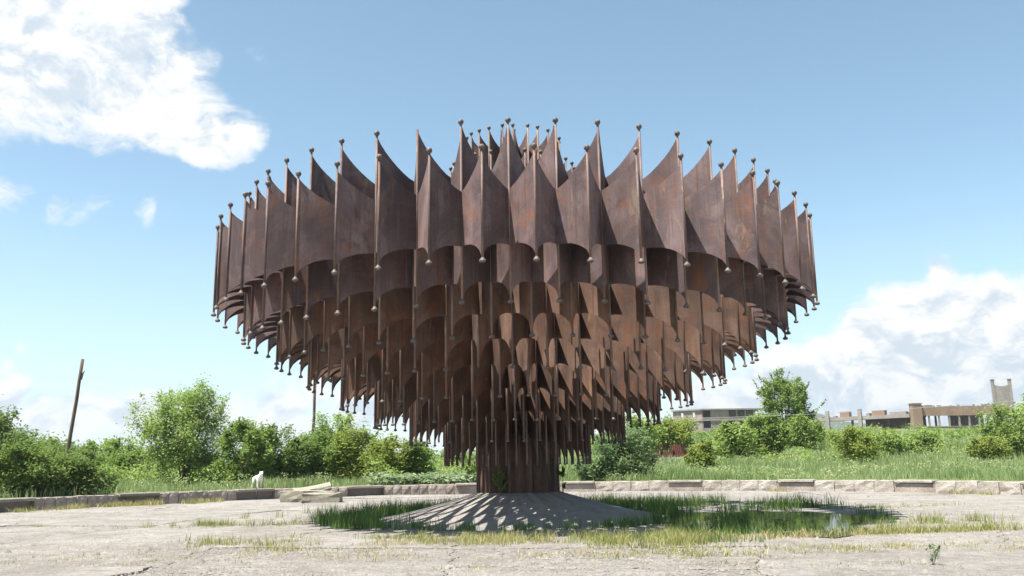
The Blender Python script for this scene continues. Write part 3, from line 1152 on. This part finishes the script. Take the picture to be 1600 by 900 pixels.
def vnoise(x, y, s, seed):
    """cheap smooth 2-D noise for clumping"""
    rg = np.random.default_rng(seed)
    ph = rg.uniform(0, 2 * PI, (6, 2))
    k = rg.normal(size=(6, 2)) * s
    v = sum(np.sin(x * k[i, 0] + y * k[i, 1] + ph[i, 0]) for i in range(6))
    return v / 6 ** .5


def meadow():
    rg = np.random.default_rng(3)
    out = []
    for (d0, d1, n, hh, ww) in ((42.5, 60, 80000, .42, .036), (60, 90, 50000, .5, .06), (90, 170, 36000, .6, .11), (34, 46, 26000, .36, .03)):
        dep = np.sqrt(rg.uniform(d0 ** 2, d1 ** 2, n))
        az = rg.uniform(-.60, .60, n)
        x, y = dep * np.tan(az), dep - 26
        ok = (np.hypot(x, y) > 22.15) & (y > 3) & (np.abs(az) > (.02 if d0 > 60 else 0))
        x, y, dep = x[ok], y[ok], dep[ok]
        c = vnoise(x, y, .8, 1) + .7 * vnoise(x, y, 2.6, 2)
        keep = rg.uniform(size=len(x)) < np.clip(.62 + .35 * c, .12, 1)
        x, y, c = x[keep], y[keep], c[keep]
        g = vnoise(x, y, .35, 8) + .6 * vnoise(x, y, 1.5, 9)
        h = hh * rg.uniform(.55, 1.3, len(x)) * (1 + .35 * c)
        t = .42 + .17 * g + rg.normal(0, .12, len(x))
        out.append((np.stack([x, y], 1), land(x, y), np.maximum(h, .12), np.full(len(x), ww) * rg.uniform(.6, 1.3, len(x)), t))
    blades('meadow_grass', 'tall grey green meadow grass behind the low wall', *[np.concatenate(v) for v in zip(*out)], MAT['grass_meadow'], 31)


meadow()


def tufts(rg, spots, per, spread, h, w, t, hvar=.35):
    X, H, W, T = [], [], [], []
    for (x, y) in spots:
        k = int(per * rg.uniform(.5, 1.4))
        s = rg.uniform(.6, 1.3)
        X.append(np.stack([x + rg.normal(0, spread, k) * s, y + rg.normal(0, spread, k) * s], 1))
        H.append(h * s * rg.uniform(1 - hvar, 1 + hvar, k))
        W.append(w * rg.uniform(.6, 1.3, k))
        T.append(rg.normal(t + rg.normal() * .12, .12, k))
    return [np.concatenate(v) for v in (X, H, W, T)]


def zground(X):
    r = np.hypot(X[:, 0], X[:, 1])
    return np.where(r < MOUND_R, mound_z(r) + .0, .005)


def plaza_grass():
    rg = np.random.default_rng(17)
    # sedge ring hugging the mound and filling the wet hollow on the right
    spots = []
    for _ in range(5200):
        x, y = rg.uniform(-9.5, 10.5), rg.uniform(-8.5, 8)
        r = math.hypot(x, y)
        n = float(vnoise(x, y, .9, 5)) * .5 + float(vnoise(x, y, 2.2, 6)) * .35
        p = 0
        if x < 0:
            # left: a thick belt from behind the mound round to its front
            if 4.1 < r < 5.7 + .5 * n and y > -3.4:
                p = .95
            elif 6.0 <= r < 8.6 and y > -1.0:
                p = (.05 + .55 * n - .06 * (r - 6)) if y > .9 else 0
        else:
            if 4.2 < r < 5.3 + .6 * n:
                p = .9
            elif 5.3 <= r < 10.2:
                p = .34 + .75 * n - .07 * (r - 5)
                if y > 2.5 and x < 5:
                    p += .2
        if y < -3.6 and x < 3.5:
            p = .62 if 4.3 < r < 4.95 + .2 * n else 0
        if rg.uniform() < p:
            spots.append((x, y))
    X, H, W, T = tufts(rg, spots, 20, .12, .38, .017, .42)
    wet = (X[:, 0] - 6.6) ** 2 / 9 + (X[:, 1] + 2.6) ** 2 / 14 < 1
    kp = ~wet | (vnoise(X[:, 0], X[:, 1], 1.3, 33) > .65)
    X, H, W, T = X[kp], H[kp], W[kp], T[kp]
    ok = np.hypot(X[:, 0], X[:, 1]) > 3.9
    X, H, W, T = X[ok], H[ok], W[ok], T[ok]
    H = H * np.where(X[:, 1] < -3.5, .72, 1.0) * np.where((X[:, 0] > 4) & (X[:, 1] < 0), .85, 1.0)
    blades('sedge', 'green sedge growing round the mound and in the wet hollow', X, zground(X), H, W, T, MAT['grass_sedge'], 41, .3)
    # dry grass in broken patches: (x, y, half length, half depth, tufts, height, tint, slope)
    patches = [(-5.5, -6.9, 1.5, 1.3, 150, .20, .40, 0), (-3.2, -7.6, 1.6, .8, 110, .13, .70, 0), (-.6, -7.4, 1.8, .8, 210, .19, .50, .03), (1.5, -7.3, 1.5, .9, 170, .21, .32, 0),
               (2.7, -8.3, 1.1, .9, 240, .24, .36, 0), (-1.8, -6.3, 2.4, .5, 120, .16, .30, 0), (3.4, -6.9, .8, .6, 90, .24, .25, 0),
               (5.2, -7.5, 2.2, .35, 170, .16, .60, .14), (8.4, -6.9, 2.4, .30, 230, .20, .40, .16), (10.6, -4.2, 1.0, .7, 150, .28, .22, 0), (12.2, -5.9, 1.6, .25, 60, .14, .45, .2),
               (9.6, -4.6, .9, .3, 40, .20, .30, 0), (11.5, 2.3, 2.6, .22, 90, .16, .28, .22), (-7.6, -.9, 1.6, .45, 170, .19, .18, -.1), (-6.6, 1.6, 1.5, .9, 40, .26, .12, 0),
               (-9.6, -1.4, 1.3, .25, 40, .10, .5, 0), (-4.0, -9.3, 2.6, 1.1, 60, .11, .62, 0), (.8, -10.2, 3.0, 1.2, 70, .10, .60, 0), (3.6, -10.3, 2.2, .8, 120, .12, .45, .1),
               (6.4, -10.0, 2.0, .5, 60, .10, .5, .1), (-7.5, -9.6, 2.6, 1.4, 26, .09, .55, 0), (8.5, -10.2, 1.6, .6, 50, .10, .55, 0), (-2.0, -12.0, 4, .6, 40, .07, .5, 0), (4.5, -12.2, 2, .4, 30, .08, .4, 0),
               (6.1, -12.6, .5, .3, 14, .10, .2, 0), (-12.5, -.2, 1.6, .5, 14, .10, .5, 0), (-10.6, -7.2, 1.6, 1.2, 12, .08, .5, 0)]
    groups = []
    for (px, py, a, b, n, h, tn, sl) in patches:
        spots = []
        for _ in range(n):
            u, v = rg.normal(0, .55), rg.normal(0, .55)
            x, y = px + u * a, py + v * b + sl * u * a
            if float(vnoise(x, y, 1.6, 12)) + .7 * float(vnoise(x, y, 4.1, 13)) > rg.normal(-.4, .45):
                spots.append((x, y))
        if spots:
            groups.append(tufts(rg, spots, 16, .10, h * .8, .013, tn, .6))
    spots = []
    for _ in range(2600):       # specks everywhere on the plaza
        a, r = rg.uniform(-PI, PI), 21.3 * rg.uniform() ** .5
        x, y = (rg.uniform(-14, 14), rg.uniform(-13.5, -3)) if rg.uniform() < .6 else (r * math.sin(a), r * math.cos(a))
        if math.hypot(x, y) > 4.5 and float(vnoise(x, y, .5, 22)) + .6 * float(vnoise(x, y, 1.9, 23)) > rg.normal(.6, .5):
            spots.append((x, y))
    groups.append(tufts(rg, spots, 7, .10, .06, .012, .5, .5))
    spots = []
    for (a0, a1, n) in ((-1.16, -1.02, 26), (-.98, -.86, 40), (-.80, -.72, 16), (.60, .66, 6), (1.0, 1.1, 8)):   # at the foot of the wall
        for _ in range(n):
            a = rg.uniform(a0, a1)
            r = 21.2 - abs(rg.normal(0, .35))
            spots.append((r * math.sin(a), r * math.cos(a)))
    groups.append(tufts(rg, spots, 30, .16, .24, .02, .5))
    X, H, W, T = [np.concatenate(v) for v in zip(*groups)]
    blades('dry_grass', 'dry yellowish grass in patches in front of the mound', X, np.full(len(X), .0), H, W, T, MAT['grass_dry'], 43, .55)


plaza_grass()


def pebbles():
    rg = np.random.default_rng(8)
    n = 16000
    y = rg.uniform(-14, 20, n)
    y = np.where(rg.uniform(size=n) < .7, rg.uniform(-14, -5, n), y)
    x = rg.uniform(-1, 1, n) * (y + 26) * .62
    ok = (np.hypot(x, y) < 21) & (np.hypot(x, y) > 4.5)
    x, y = x[ok], y[ok]
    n = len(x)
    s = .012 + .028 * rg.uniform(size=n) ** 5 + .006
    s = s + np.where(rg.uniform(size=n) < .012, rg.uniform(.02, .07, n), 0)
    oc = np.array([(1, 0, 0), (0, 1, 0), (-1, 0, 0), (0, -1, 0), (0, 0, .75), (.5, .5, .45), (-.55, .4, .5)], dtype=float)[:5]
    V = oc[None] * s[:, None, None] * rg.uniform(.6, 1.4, (n, 5, 3))
    a = rg.uniform(0, 2 * PI, n)
    ca, sa = np.cos(a)[:, None], np.sin(a)[:, None]
    VX = V[:, :, 0] * ca - V[:, :, 1] * sa + x[:, None]
    VY = V[:, :, 0] * sa + V[:, :, 1] * ca + y[:, None]
    VZ = V[:, :, 2] + .008
    V = np.stack([VX, VY, VZ], 2).reshape(-1, 3)
    i = np.arange(n)[:, None] * 5
    F = np.concatenate([i + np.array([[p, (p + 1) % 4, 4]]) for p in range(4)])
    o = link('pebbles', mesh_np('pebbles', V, F, MAT['pebble']))
    tag(o, 'loose grit and pebbles strewn over the plaza', 'pebbles', kind='stuff')


pebbles()

def meadow_weeds():
    rg = np.random.default_rng(171)
    P, T, Sz = [], [], []
    for k in range(620):
        dep = 44 + 70 * rg.uniform() ** 1.6
        az = rg.uniform(-.56, .56)
        x, y = dep * math.tan(az), dep - 26
        if math.hypot(x, y) < 22.6:
            continue
        n = 60
        hh = rg.uniform(.3, .75)
        p = rg.normal(size=(n, 3)) * np.array([.28, .28, .0]) * rg.uniform(.6, 1.6)
        p[:, 2] = rg.uniform(.05, 1, n) ** .8 * hh
        P.append(p + np.array([x, y, float(land(x, y))]))
        T.append(np.clip(rg.normal(rg.uniform(.1, .9), .12, n), 0, 1))
        Sz.append(np.full(n, .035 + dep * .0007))
    V, F = leaf_quads(np.concatenate(P), np.concatenate(Sz), .2, seed=172, aspect=.4)
    o = link('meadow_weeds', mesh_np('meadow_weeds', V, F, MAT['grass_meadow'], np.repeat(np.concatenate(T), 4)))
    tag(o, 'leafy grey green weeds standing among the meadow grass', 'weeds', kind='stuff')


meadow_weeds()
# pale burdock-like weeds along the wall, left of the column
def broad_weeds():
    rg = np.random.default_rng(71)
    P, T = [], []
    for k in range(60):
        a = rg.uniform(-.34, -.10)
        r = rg.uniform(22.5, 24.5)
        x, y = r * math.sin(a), r * math.cos(a)
        n = 34
        p = rg.normal(size=(n, 3)) * np.array([.32, .32, .14]) + np.array([x, y, float(land(x, y)) + .28])
        P.append(p)
        T.append(rg.uniform(0.2, 1, n))
    V, F = leaf_quads(np.concatenate(P), .13, 1.2, seed=72, aspect=.7)
    o = link('broad_leaf_weeds', mesh_np('broad_leaf_weeds', V, F, MAT['leaf_pale'], np.repeat(np.concatenate(T), 4)))
    tag(o, 'pale broad leaved weeds growing along the wall left of the column', 'weeds', kind='stuff')


broad_weeds()
plant('climbing_weed', 'thin green creeper climbing the front of the column', 'plant', -.50, -1.22, .22, .8, MAT['leaf_mid'], 301, clumps=6, leaves=24, leaf=.035, trunk=.008, lift=.70, dens=.4)
plant('climbing_weed', 'thin green creeper on the right side of the column', 'plant', 1.27, -.3, .18, .7, MAT['leaf_mid'], 302, clumps=6, leaves=24, leaf=.035, trunk=.007, lift=.70, dens=.4)
plant('tall_weed', 'spindly grey green thistle at the bottom right of the view', 'plant', 6.05, -12.55, .20, .34, MAT['leaf_pale'], 303, clumps=8, leaves=6, leaf=.022, shoots=3, trunk=.006, lift=0, dens=.45)
plant('tall_weed', 'young weed standing left of the column behind the plaza', 'plant', -2.6, 22.6, .9, 1.5, MAT['leaf_light'], 304, clumps=10, leaves=60, leaf=.06, trunk=.012, lift=.45, dens=.3)

# ---------------------------------------------------------------- poles and wire


def pole(name, label, px, dep, pts_z, lean, r0, r1, bits=True):
    x, y = at(px, dep), dep - 26
    z0 = float(land(x, y)) - .3
    root = empty(name, (x, y, z0), 0, label, 'pole')
    h = pts_z
    bm = bmesh.new()
    n = 6
    tube(bm, [(lean * h * k / n + .02 * math.sin(k * 2), 0, h * k / n) for k in range(n + 1)], [r0 + (r1 - r0) * k / n for k in range(n + 1)], 9)
    link('shaft', finish(bm, 'shaft', MAT['pole'], True), root)
    if bits:
        bm = bmesh.new()
        zz = h * .90
        tube(bm, [(lean * zz + r1 * .8, -.02, zz - .55), (lean * zz + r1 * 1.6, -.02, zz - .1), (lean * zz + r1 * 2.6, -.02, zz + .05)], [.05, .05, .03], 6)
        link('insulator_bracket', finish(bm, 'insulator_bracket', MAT['iron']), root)
    return root


pole('wooden_pole', 'tall leaning brown wooden pole at the far left', 112, 60, 8.75, .085, .135, .105)
pole('wooden_pole', 'broken wooden pole half hidden behind the left panels', 493, 60, 6.9, .02, .12, .09, False)
pole('wooden_pole', 'tiny distant post on the skyline left of the airy tree', 173, 95, 4.4, .03, .10, .07, False)


def wire():
    bm = bmesh.new()
    pts = []
    a, b = Vector((5, 34, 4.25)), Vector((60, 48, 7.6))
    for k in range(15):
        t = k / 14
        p = a.lerp(b, t)
        p.z -= 1.5 * 4 * t * (1 - t) * .5
        pts.append(p)
    tube(bm, pts, [.012] * 15, 5)
    o = link('overhead_wire', finish(bm, 'overhead_wire', MAT['wire'], True))
    tag(o, 'thin overhead wire sagging across the bushes at the right', 'wire')


wire()

# ---------------------------------------------------------------- stone slabs by the wall


def stone(label, x, y, z, sx, sy, sz, rz, tilt, seed):
    rg = random.Random(seed)
    bm = bmesh.new()
    box(bm, -sx / 2, sx / 2, -sy / 2, sy / 2, 0, sz)
    bmesh.ops.subdivide_edges(bm, edges=bm.edges[:], cuts=2, use_grid_fill=True)
    for v in bm.verts:
        v.co += Vector((rg.uniform(-1, 1), rg.uniform(-1, 1), rg.uniform(-1, 1))) * .035
    bmesh.ops.bevel(bm, geom=[e for e in bm.edges if e.calc_face_angle(0) > .8], offset=.02, segments=1, affect='EDGES')
    o = link('stone_slab', finish(bm, 'stone_slab', MAT['yellowstone']), None, (x, y, z))
    o.rotation_euler = (tilt[0], tilt[1], rz)
    tag(o, label, 'stone slab', 'pale stone slabs lying by the wall')


stone('front pale yellowish slab lying flat by the wall', -8.45, 12.9, 0.0, 1.6, .95, .42, .06, (0, .015), 1)
stone('squat pale slab left behind the front one', -9.85, 14.1, 0.0, 1.15, .95, .50, -.28, (.02, -.02), 2)
stone('thin pale slab tilted up against the wall', -9.5, 15.6, .44, 1.7, 1.0, .17, .22, (.16, -.16), 3)
stone('thin pale slab resting behind the front one', -8.75, 14.35, .30, 1.4, .8, .16, -.16, (-.05, .06), 4)

# ---------------------------------------------------------------- the dog


def dog():
    a = -.612
    x, y = 22.35 * math.sin(a), 22.35 * math.cos(a)
    root = empty('dog', (x, y, float(land(x, y)) + .01), 0, 'white dog standing behind the wall, head turned to the right', 'dog')
    me = bpy.data.meshes.new('body')
    # x forward (to the right), y away from the viewer; height at the withers about .62
    J = {
        'pelvis': ((-.30, 0, .58), .105), 'loin': ((-.10, 0, .585), .105), 'ribs': ((.10, 0, .56), .145), 'chest': ((.26, 0, .56), .14),
        'neck': ((.38, -.01, .68), .095), 'head': ((.47, -.02, .765), .088), 'brow': ((.535, -.03, .765), .066), 'muzzle': ((.62, -.05, .735), .040), 'nose': ((.655, -.055, .73), .03),
        'ear1': ((.44, .045, .84), .028), 'ear1t': ((.435, .075, .875), .010), 'ear2': ((.45, -.085, .84), .028), 'ear2t': ((.45, -.115, .875), .010),
        'tail1': ((-.42, 0, .56), .045), 'tail2': ((-.49, 0, .40), .04), 'tail3': ((-.50, .0, .24), .022),
        'fl1': ((.25, -.10, .44), .07), 'fl2': ((.24, -.11, .28), .042), 'fl3': ((.25, -.11, .06), .032), 'fl4': ((.29, -.11, .025), .03),
        'fr1': ((.25, .10, .44), .07), 'fr2': ((.20, .11, .28), .042), 'fr3': ((.20, .11, .06), .032), 'fr4': ((.24, .11, .025), .03),
        'bl1': ((-.28, -.10, .44), .09), 'bl2': ((-.22, -.11, .33), .058), 'bl3': ((-.37, -.11, .20), .034), 'bl4': ((-.36, -.11, .05), .03), 'bl5': ((-.31, -.11, .025), .03),
        'br1': ((-.28, .10, .44), .09), 'br2': ((-.16, .11, .33), .058), 'br3': ((-.30, .11, .20), .034), 'br4': ((-.28, .11, .05), .03), 'br5': ((-.23, .11, .025), .03),
    }
    E = ['pelvis-loin', 'loin-ribs', 'ribs-chest', 'chest-neck', 'neck-head', 'head-brow', 'brow-muzzle', 'muzzle-nose', 'head-ear1', 'ear1-ear1t', 'head-ear2', 'ear2-ear2t',
         'pelvis-tail1', 'tail1-tail2', 'tail2-tail3', 'chest-fl1', 'fl1-fl2', 'fl2-fl3', 'fl3-fl4', 'chest-fr1', 'fr1-fr2', 'fr2-fr3', 'fr3-fr4',
         'pelvis-bl1', 'bl1-bl2', 'bl2-bl3', 'bl3-bl4', 'bl4-bl5', 'pelvis-br1', 'br1-br2', 'br2-br3', 'br3-br4', 'br4-br5']
    names = list(J)
    me.from_pydata([J[k][0] for k in names], [tuple(names.index(p) for p in e.split('-')) for e in E], [])
    me.materials.append(MAT['fur'])
    o = link('body', me, root)
    sk = o.modifiers.new('skin', 'SKIN')
    if not me.skin_vertices:
        me.skin_vertices.new(name='')
    for i, k in enumerate(names):
        me.skin_vertices[0].data[i].radius = (J[k][1], J[k][1])
        me.skin_vertices[0].data[i].use_root = (k == 'pelvis')
    sk.use_smooth_shade = True
    ss = o.modifiers.new('subsurf', 'SUBSURF')
    ss.levels = ss.render_levels = 2
    # bake the modifiers into a mesh so that the body is one continuous surface
    dg = bpy.context.evaluated_depsgraph_get()
    m2 = bpy.data.meshes.new_from_object(o.evaluated_get(dg))
    o.modifiers.clear()
    o.data = m2
    if not m2.materials:
        m2.materials.append(MAT['fur'])
    bm = bmesh.new()
    bmesh.ops.create_uvsphere(bm, u_segments=8, v_segments=6, radius=.022, matrix=Matrix.Translation((.682, -.058, .742)))
    link('nose', finish(bm, 'nose', MAT['dark'], True), root)
    for s in (-.055, .03):
        bm = bmesh.new()
        bmesh.ops.create_uvsphere(bm, u_segments=6, v_segments=5, radius=.013, matrix=Matrix.Translation((.565, -.03 + s, .80)))
        link('eye', finish(bm, 'eye', MAT['dark'], True), root)
    root.scale = (.96, .96, .96)
    root.rotation_euler = (0, 0, -.85)


dog()
bm = bmesh.new()
tube(bm, [(0, 0, -.05), (.01, 0, .3), (0, .02, .62)], [.035, .03, .028], 7)
st = link('iron_stake', finish(bm, 'iron_stake', MAT['iron'], True), None, (21.2 * math.sin(-.632), 21.2 * math.cos(-.632), 0))
tag(st, 'short dark stake standing against the wall below the dog', 'stake')

# ---------------------------------------------------------------- rusty red fence


def red_fence():
    dep = 76
    x0, x1 = at(1012, dep), at(1134, dep)
    y = dep - 26
    z0 = float(land((x0 + x1) / 2, y)) - .05
    root = empty('red_fence', (x0, y, z0), -.02, 'rusty red sheet metal fence among the bushes right of the column', 'fence')
    n = 7
    w = (x1 - x0) / n
    bm = bmesh.new()
    k = 12
    prof = [(w * i / k * .985, .03 * math.sin(i * PI)) if False else (w * i / k * .985, .035 * (-1) ** i) for i in range(k + 1)]
    fr = [(bm.verts.new((a, b, .28)), bm.verts.new((a, b, 1.36))) for a, b in prof]
    bk = [(bm.verts.new((a, b + .012, .28)), bm.verts.new((a, b + .012, 1.36))) for a, b in prof]
    for i in range(k):
        bm.faces.new((fr[i][0], fr[i + 1][0], fr[i + 1][1], fr[i][1]))
        bm.faces.new((bk[i][0], bk[i][1], bk[i + 1][1], bk[i + 1][0]))
        bm.faces.new((fr[i][1], fr[i + 1][1], bk[i + 1][1], bk[i][1]))
    me = finish(bm, 'sheet', MAT['redsheet'])
    for i in range(n):
        o = link('sheet', me, root, (i * w, random.uniform(-.05, .25), random.uniform(-.28, .06)))
        o.rotation_euler = (random.uniform(-.30, .05), random.uniform(-.10, .10), random.uniform(-.12, .12))
        o.scale = (1, 1, random.uniform(.62, 1.0))
    pm = box_mesh('post', MAT['redsheet'], -.05, .05, .06, .16, -.2, 1.45)
    for i in range(n + 1):
        link('post', pm, root, (i * w, 0, 0))
    link('kerb', box_mesh('kerb', MAT['paleband'], 0, x1 - x0, -.12, .08, -.2, .26), root)


red_fence()

# ---------------------------------------------------------------- ruined buildings


def frame(origin, direction):
    """local frame: x along the facade, y into the building"""
    d = Vector((direction[0], direction[1], 0)).normalized()
    n = Vector((-d.y, d.x, 0))
    M = Matrix(((d.x, n.x, 0, origin[0]), (d.y, n.y, 0, origin[1]), (0, 0, 1, origin[2]), (0, 0, 0, 1)))
    return M


def part_box(parent, name, mat, dims, M=None):
    bm = bmesh.new()
    box(bm, *dims, M=M)
    return link(name, finish(bm, name, mat), parent)


def ruin_block():
    dep = 250
    k = dep / 1374.4
    cx = (1096 - 810) * k
    root = empty('ruined_block', (cx, dep - 26, 9.2), 0, 'roofless looking two storey ruin with open window holes above the bushes', 'building')
    # right face runs right and slightly away, left face runs left and away
    for (dirv, L, bays, solid) in (((1, .10), 17.5, 7, {0: 0, 1: 1, 2: 1, 3: 0, 4: 0, 5: 0, 6: 0}), ((-.80, .60), 9.0, 5, {0: 1, 1: 2, 2: 1, 3: 2, 4: 1})):
        M = frame((0, 0, 0), dirv)
        flip = dirv[0] < 0
        if flip:
            d = Vector((dirv[0], dirv[1], 0)).normalized()
            n = Vector((d.y, -d.x, 0))
            M = Matrix(((d.x, n.x, 0, 0), (d.y, n.y, 0, 0), (0, 0, 1, 0), (0, 0, 0, 1)))
        bw = L / bays
        for s in range(2):
            zb = s * 3.0
            part_box(root, 'floor_slab', MAT['niche'], (-.1, L, -.25, 8 - .02 * s, zb - .25, zb), M)
            for b in range(bays):
                kind = solid[b]
                xa, xb = b * bw, (b + 1) * bw
                if kind == 1:
                    part_box(root, 'wall_panel', MAT['ruinpink'], (xa + .31, xb - .01, 0, .3, zb + .003, zb + 2.74), M)
                elif kind == 2:
                    part_box(root, 'wall_panel', MAT['ruinpink'], (xa + .31, xb - .01, 0, .3, zb + .003, zb + 1.0), M)
                    part_box(root, 'lintel', MAT['ruinpink'], (xa + .31, xb - .01, 0, .3, zb + 2.2, zb + 2.74), M)
                    part_box(root, 'pier', MAT['ruinpink'], (xb - .65, xb - .012, 0, .29, zb + 1.003, zb + 2.197), M)
                else:
                    part_box(root, 'parapet', MAT['niche'], (xa + .31, xb - .01, 0, .15, zb + .003, zb + .8), M)
                part_box(root, 'column', MAT['ruinpink'], (xa, xa + .3, -.05, .35, zb + .004, zb + 2.745), M)
            part_box(root, 'column', MAT['ruinpink'], (L - .3, L, 7.3, 7.7, zb + .004, zb + 2.745), M)
            if not flip:
                part_box(root, 'back_wall', MAT['ruin'], (0.4, L, 5.2, 5.45, zb + .006, zb + 2.74), M)
        part_box(root, 'roof_slab', MAT['niche'], (-.4, L + .3, -.5, 8.2, 5.752 + (.004 if flip else 0), 6.15 + (.006 if flip else 0)), M)
        part_box(root, 'foundation', MAT['ruin'], (0, L, .1, 7.9, -3.0, -.26), M)


ruin_block()


def ruin_hall():
    dep = 215
    k = dep / 1374.4
    cx = (1427 - 810) * k
    base = 7.6
    root = empty('ruined_hall', (cx, dep - 26, base), 0, 'long ruined pink brick hall with bare columns on its left half', 'building')
    # right wing: brick parapet over a row of openings
    M = frame((0, 0, 0), (1, .03))
    L = 23
    part_box(root, 'pier', MAT['ruinbrick'], (-1.1, 1.15, -.6, 1.2, -.8, 6.05), M)
    part_box(root, 'pier_cap', MAT['ruin'], (-1.25, 1.3, -.75, 1.35, 6.053, 6.3), M)
    part_box(root, 'base_wall', MAT['ruinbrick'], (1.153, L, 0, .4, -.8, .55), M)
    part_box(root, 'sill_slab', MAT['ruin'], (1.153, L, -.1, .5, .553, .7), M)
    part_box(root, 'parapet', MAT['ruinbrick'], (1.153, L, -.05, .45, 3.2, 5.35), M)
    rg = random.Random(5)
    for i in range(22):
        x = 1.4 + i * .98
        part_box(root, 'broken_brick', MAT['ruin'], (x, x + rg.uniform(.4, .95), -.04, .4, 5.353, 5.40 + rg.uniform(.05, .45)), M)
    part_box(root, 'roof_slab', MAT['ruin'], (1.2, L, .46, 13.9, 4.3, 4.6), M)
    for i in range(9):
        x = 2.9 + i * 2.45
        part_box(root, 'column', MAT['ruin'], (x, x + .36, .05, .4, .703, 3.197), M)
    for i in range(5):
        x = 3.6 + i * 4.4
        part_box(root, 'inner_column', MAT['ruin'], (x, x + .4, 7, 7.4, 0, 4.297), M)
    part_box(root, 'back_wall', MAT['ruin'], (14, L, 12, 12.3, 0, 4.297), M)
    part_box(root, 'floor_slab', MAT['ruin'], (0.5, L, .5, 13.9, -.5, .0), M)
    # left wing: open frame with a roof beam, going left and away
    d = Vector((-1, 1.05, 0)).normalized()
    n = Vector((d.y, -d.x, 0))
    M = Matrix(((d.x, n.x, 0, 0), (d.y, n.y, 0, 0), (0, 0, 1, 0), (0, 0, 0, 1)))
    L2 = 33
    part_box(root, 'roof_slab', MAT['ruin'], (1.5, L2, -.2, 9.5, 3.25, 3.55), M)
    part_box(root, 'roof_beam', MAT['ruin'], (1.5, L2 + .3, -.45, -.203, 2.95, 3.85), M)
    part_box(root, 'floor_slab', MAT['ruin'], (1.5, L2, .0, 9.5, -.9, -.3), M)
    for i, (x, h) in enumerate(((32.6, 5.6), (27.5, 4.6), (22.5, 5.5), (13.8, 5.6))):
        part_box(root, 'column', MAT['ruin'], (x - .5, x + .42, -.95, -.453, -.8, h), M)
    for x in (4.5, 9.0, 18.5, 25, 30):
        part_box(root, 'inner_column', MAT['ruin'], (x, x + .45, 5.0, 5.5, -.297, 3.247), M)
    for (a, b, h) in ((17.5, 20, 1.7), (8.3, 11.5, 1.6), (12.2, 13, 1.0), (3.0, 7.0, 1.0), (21.2, 22.0, .7), (25, 27, .6)):
        part_box(root, 'roof_block', MAT['ruinbrick'] if h > 1.2 else MAT['ruin'], (a, b, 1.2, 2.6, 3.553, 3.55 + h), M)
    part_box(root, 'back_wall', MAT['ruinbrick'], (1.6, 17, 9.0, 9.3, -.297, 3.247), M)
    part_box(root, 'low_wall', MAT['ruinbrick'], (8.0, 13.5, -1.6, -1.2, -.9, 1.0), M)
    part_box(root, 'low_wall', MAT['ruinbrick'], (26.5, 33, -1.6, -1.2, -.9, .5), M)


ruin_hall()


def ruin_tower():
    dep = 235
    k = dep / 1374.4
    cx = (1563 - 810) * k
    root = empty('concrete_tower', (cx, dep - 26, 8.0), -.1, 'bare concrete tower with two posts sticking up at its top', 'tower')
    w = 2.15
    for s in (-1, 1):
        part_box(root, 'post', MAT['ruin'], (s * w - .32, s * w + .32, -.4, .4, -1, 12.8))
        part_box(root, 'post_cap', MAT['ruin'], (s * w - .42, s * w + .42, -.5, .5, 12.803, 13.0))
    bm = bmesh.new()
    n = 10
    x0, x1 = -w + .323, w - .323
    up = [(x0 + (x1 - x0) * i / n, 11.1 + .45 * abs(2 * i / n - 1) ** 2.2) for i in range(n + 1)]
    f = [(bm.verts.new((x, -.25, -1)), bm.verts.new((x, -.25, z))) for x, z in up]
    b = [(bm.verts.new((x, .25, -1)), bm.verts.new((x, .25, z))) for x, z in up]
    for i in range(n):
        bm.faces.new((f[i][0], f[i + 1][0], f[i + 1][1], f[i][1]))
        bm.faces.new((b[i][0], b[i][1], b[i + 1][1], b[i + 1][0]))
        bm.faces.new((f[i][1], f[i + 1][1], b[i + 1][1], b[i][1]))
    link('curtain_wall', finish(bm, 'curtain_wall', MAT['ruin']), root)


ruin_tower()


# ---------------------------------------------------------------- air
def haze():
    bm = bmesh.new()
    box(bm, -1500, 1500, -200, 2300, -9, 92)
    m, t, out = material('thin_summer_air')
    v = t.node('ShaderNodeVolumePrincipled')
    v.inputs['Color'].default_value = (.90, .95, 1, 1)
    v.inputs['Density'].default_value = .00022
    v.inputs['Anisotropy'].default_value = .3
    t.l.new(v.outputs[0], out.inputs['Volume'])
    o = link('haze', finish(bm, 'haze', m))
    tag(o, kind='stuff')


haze()
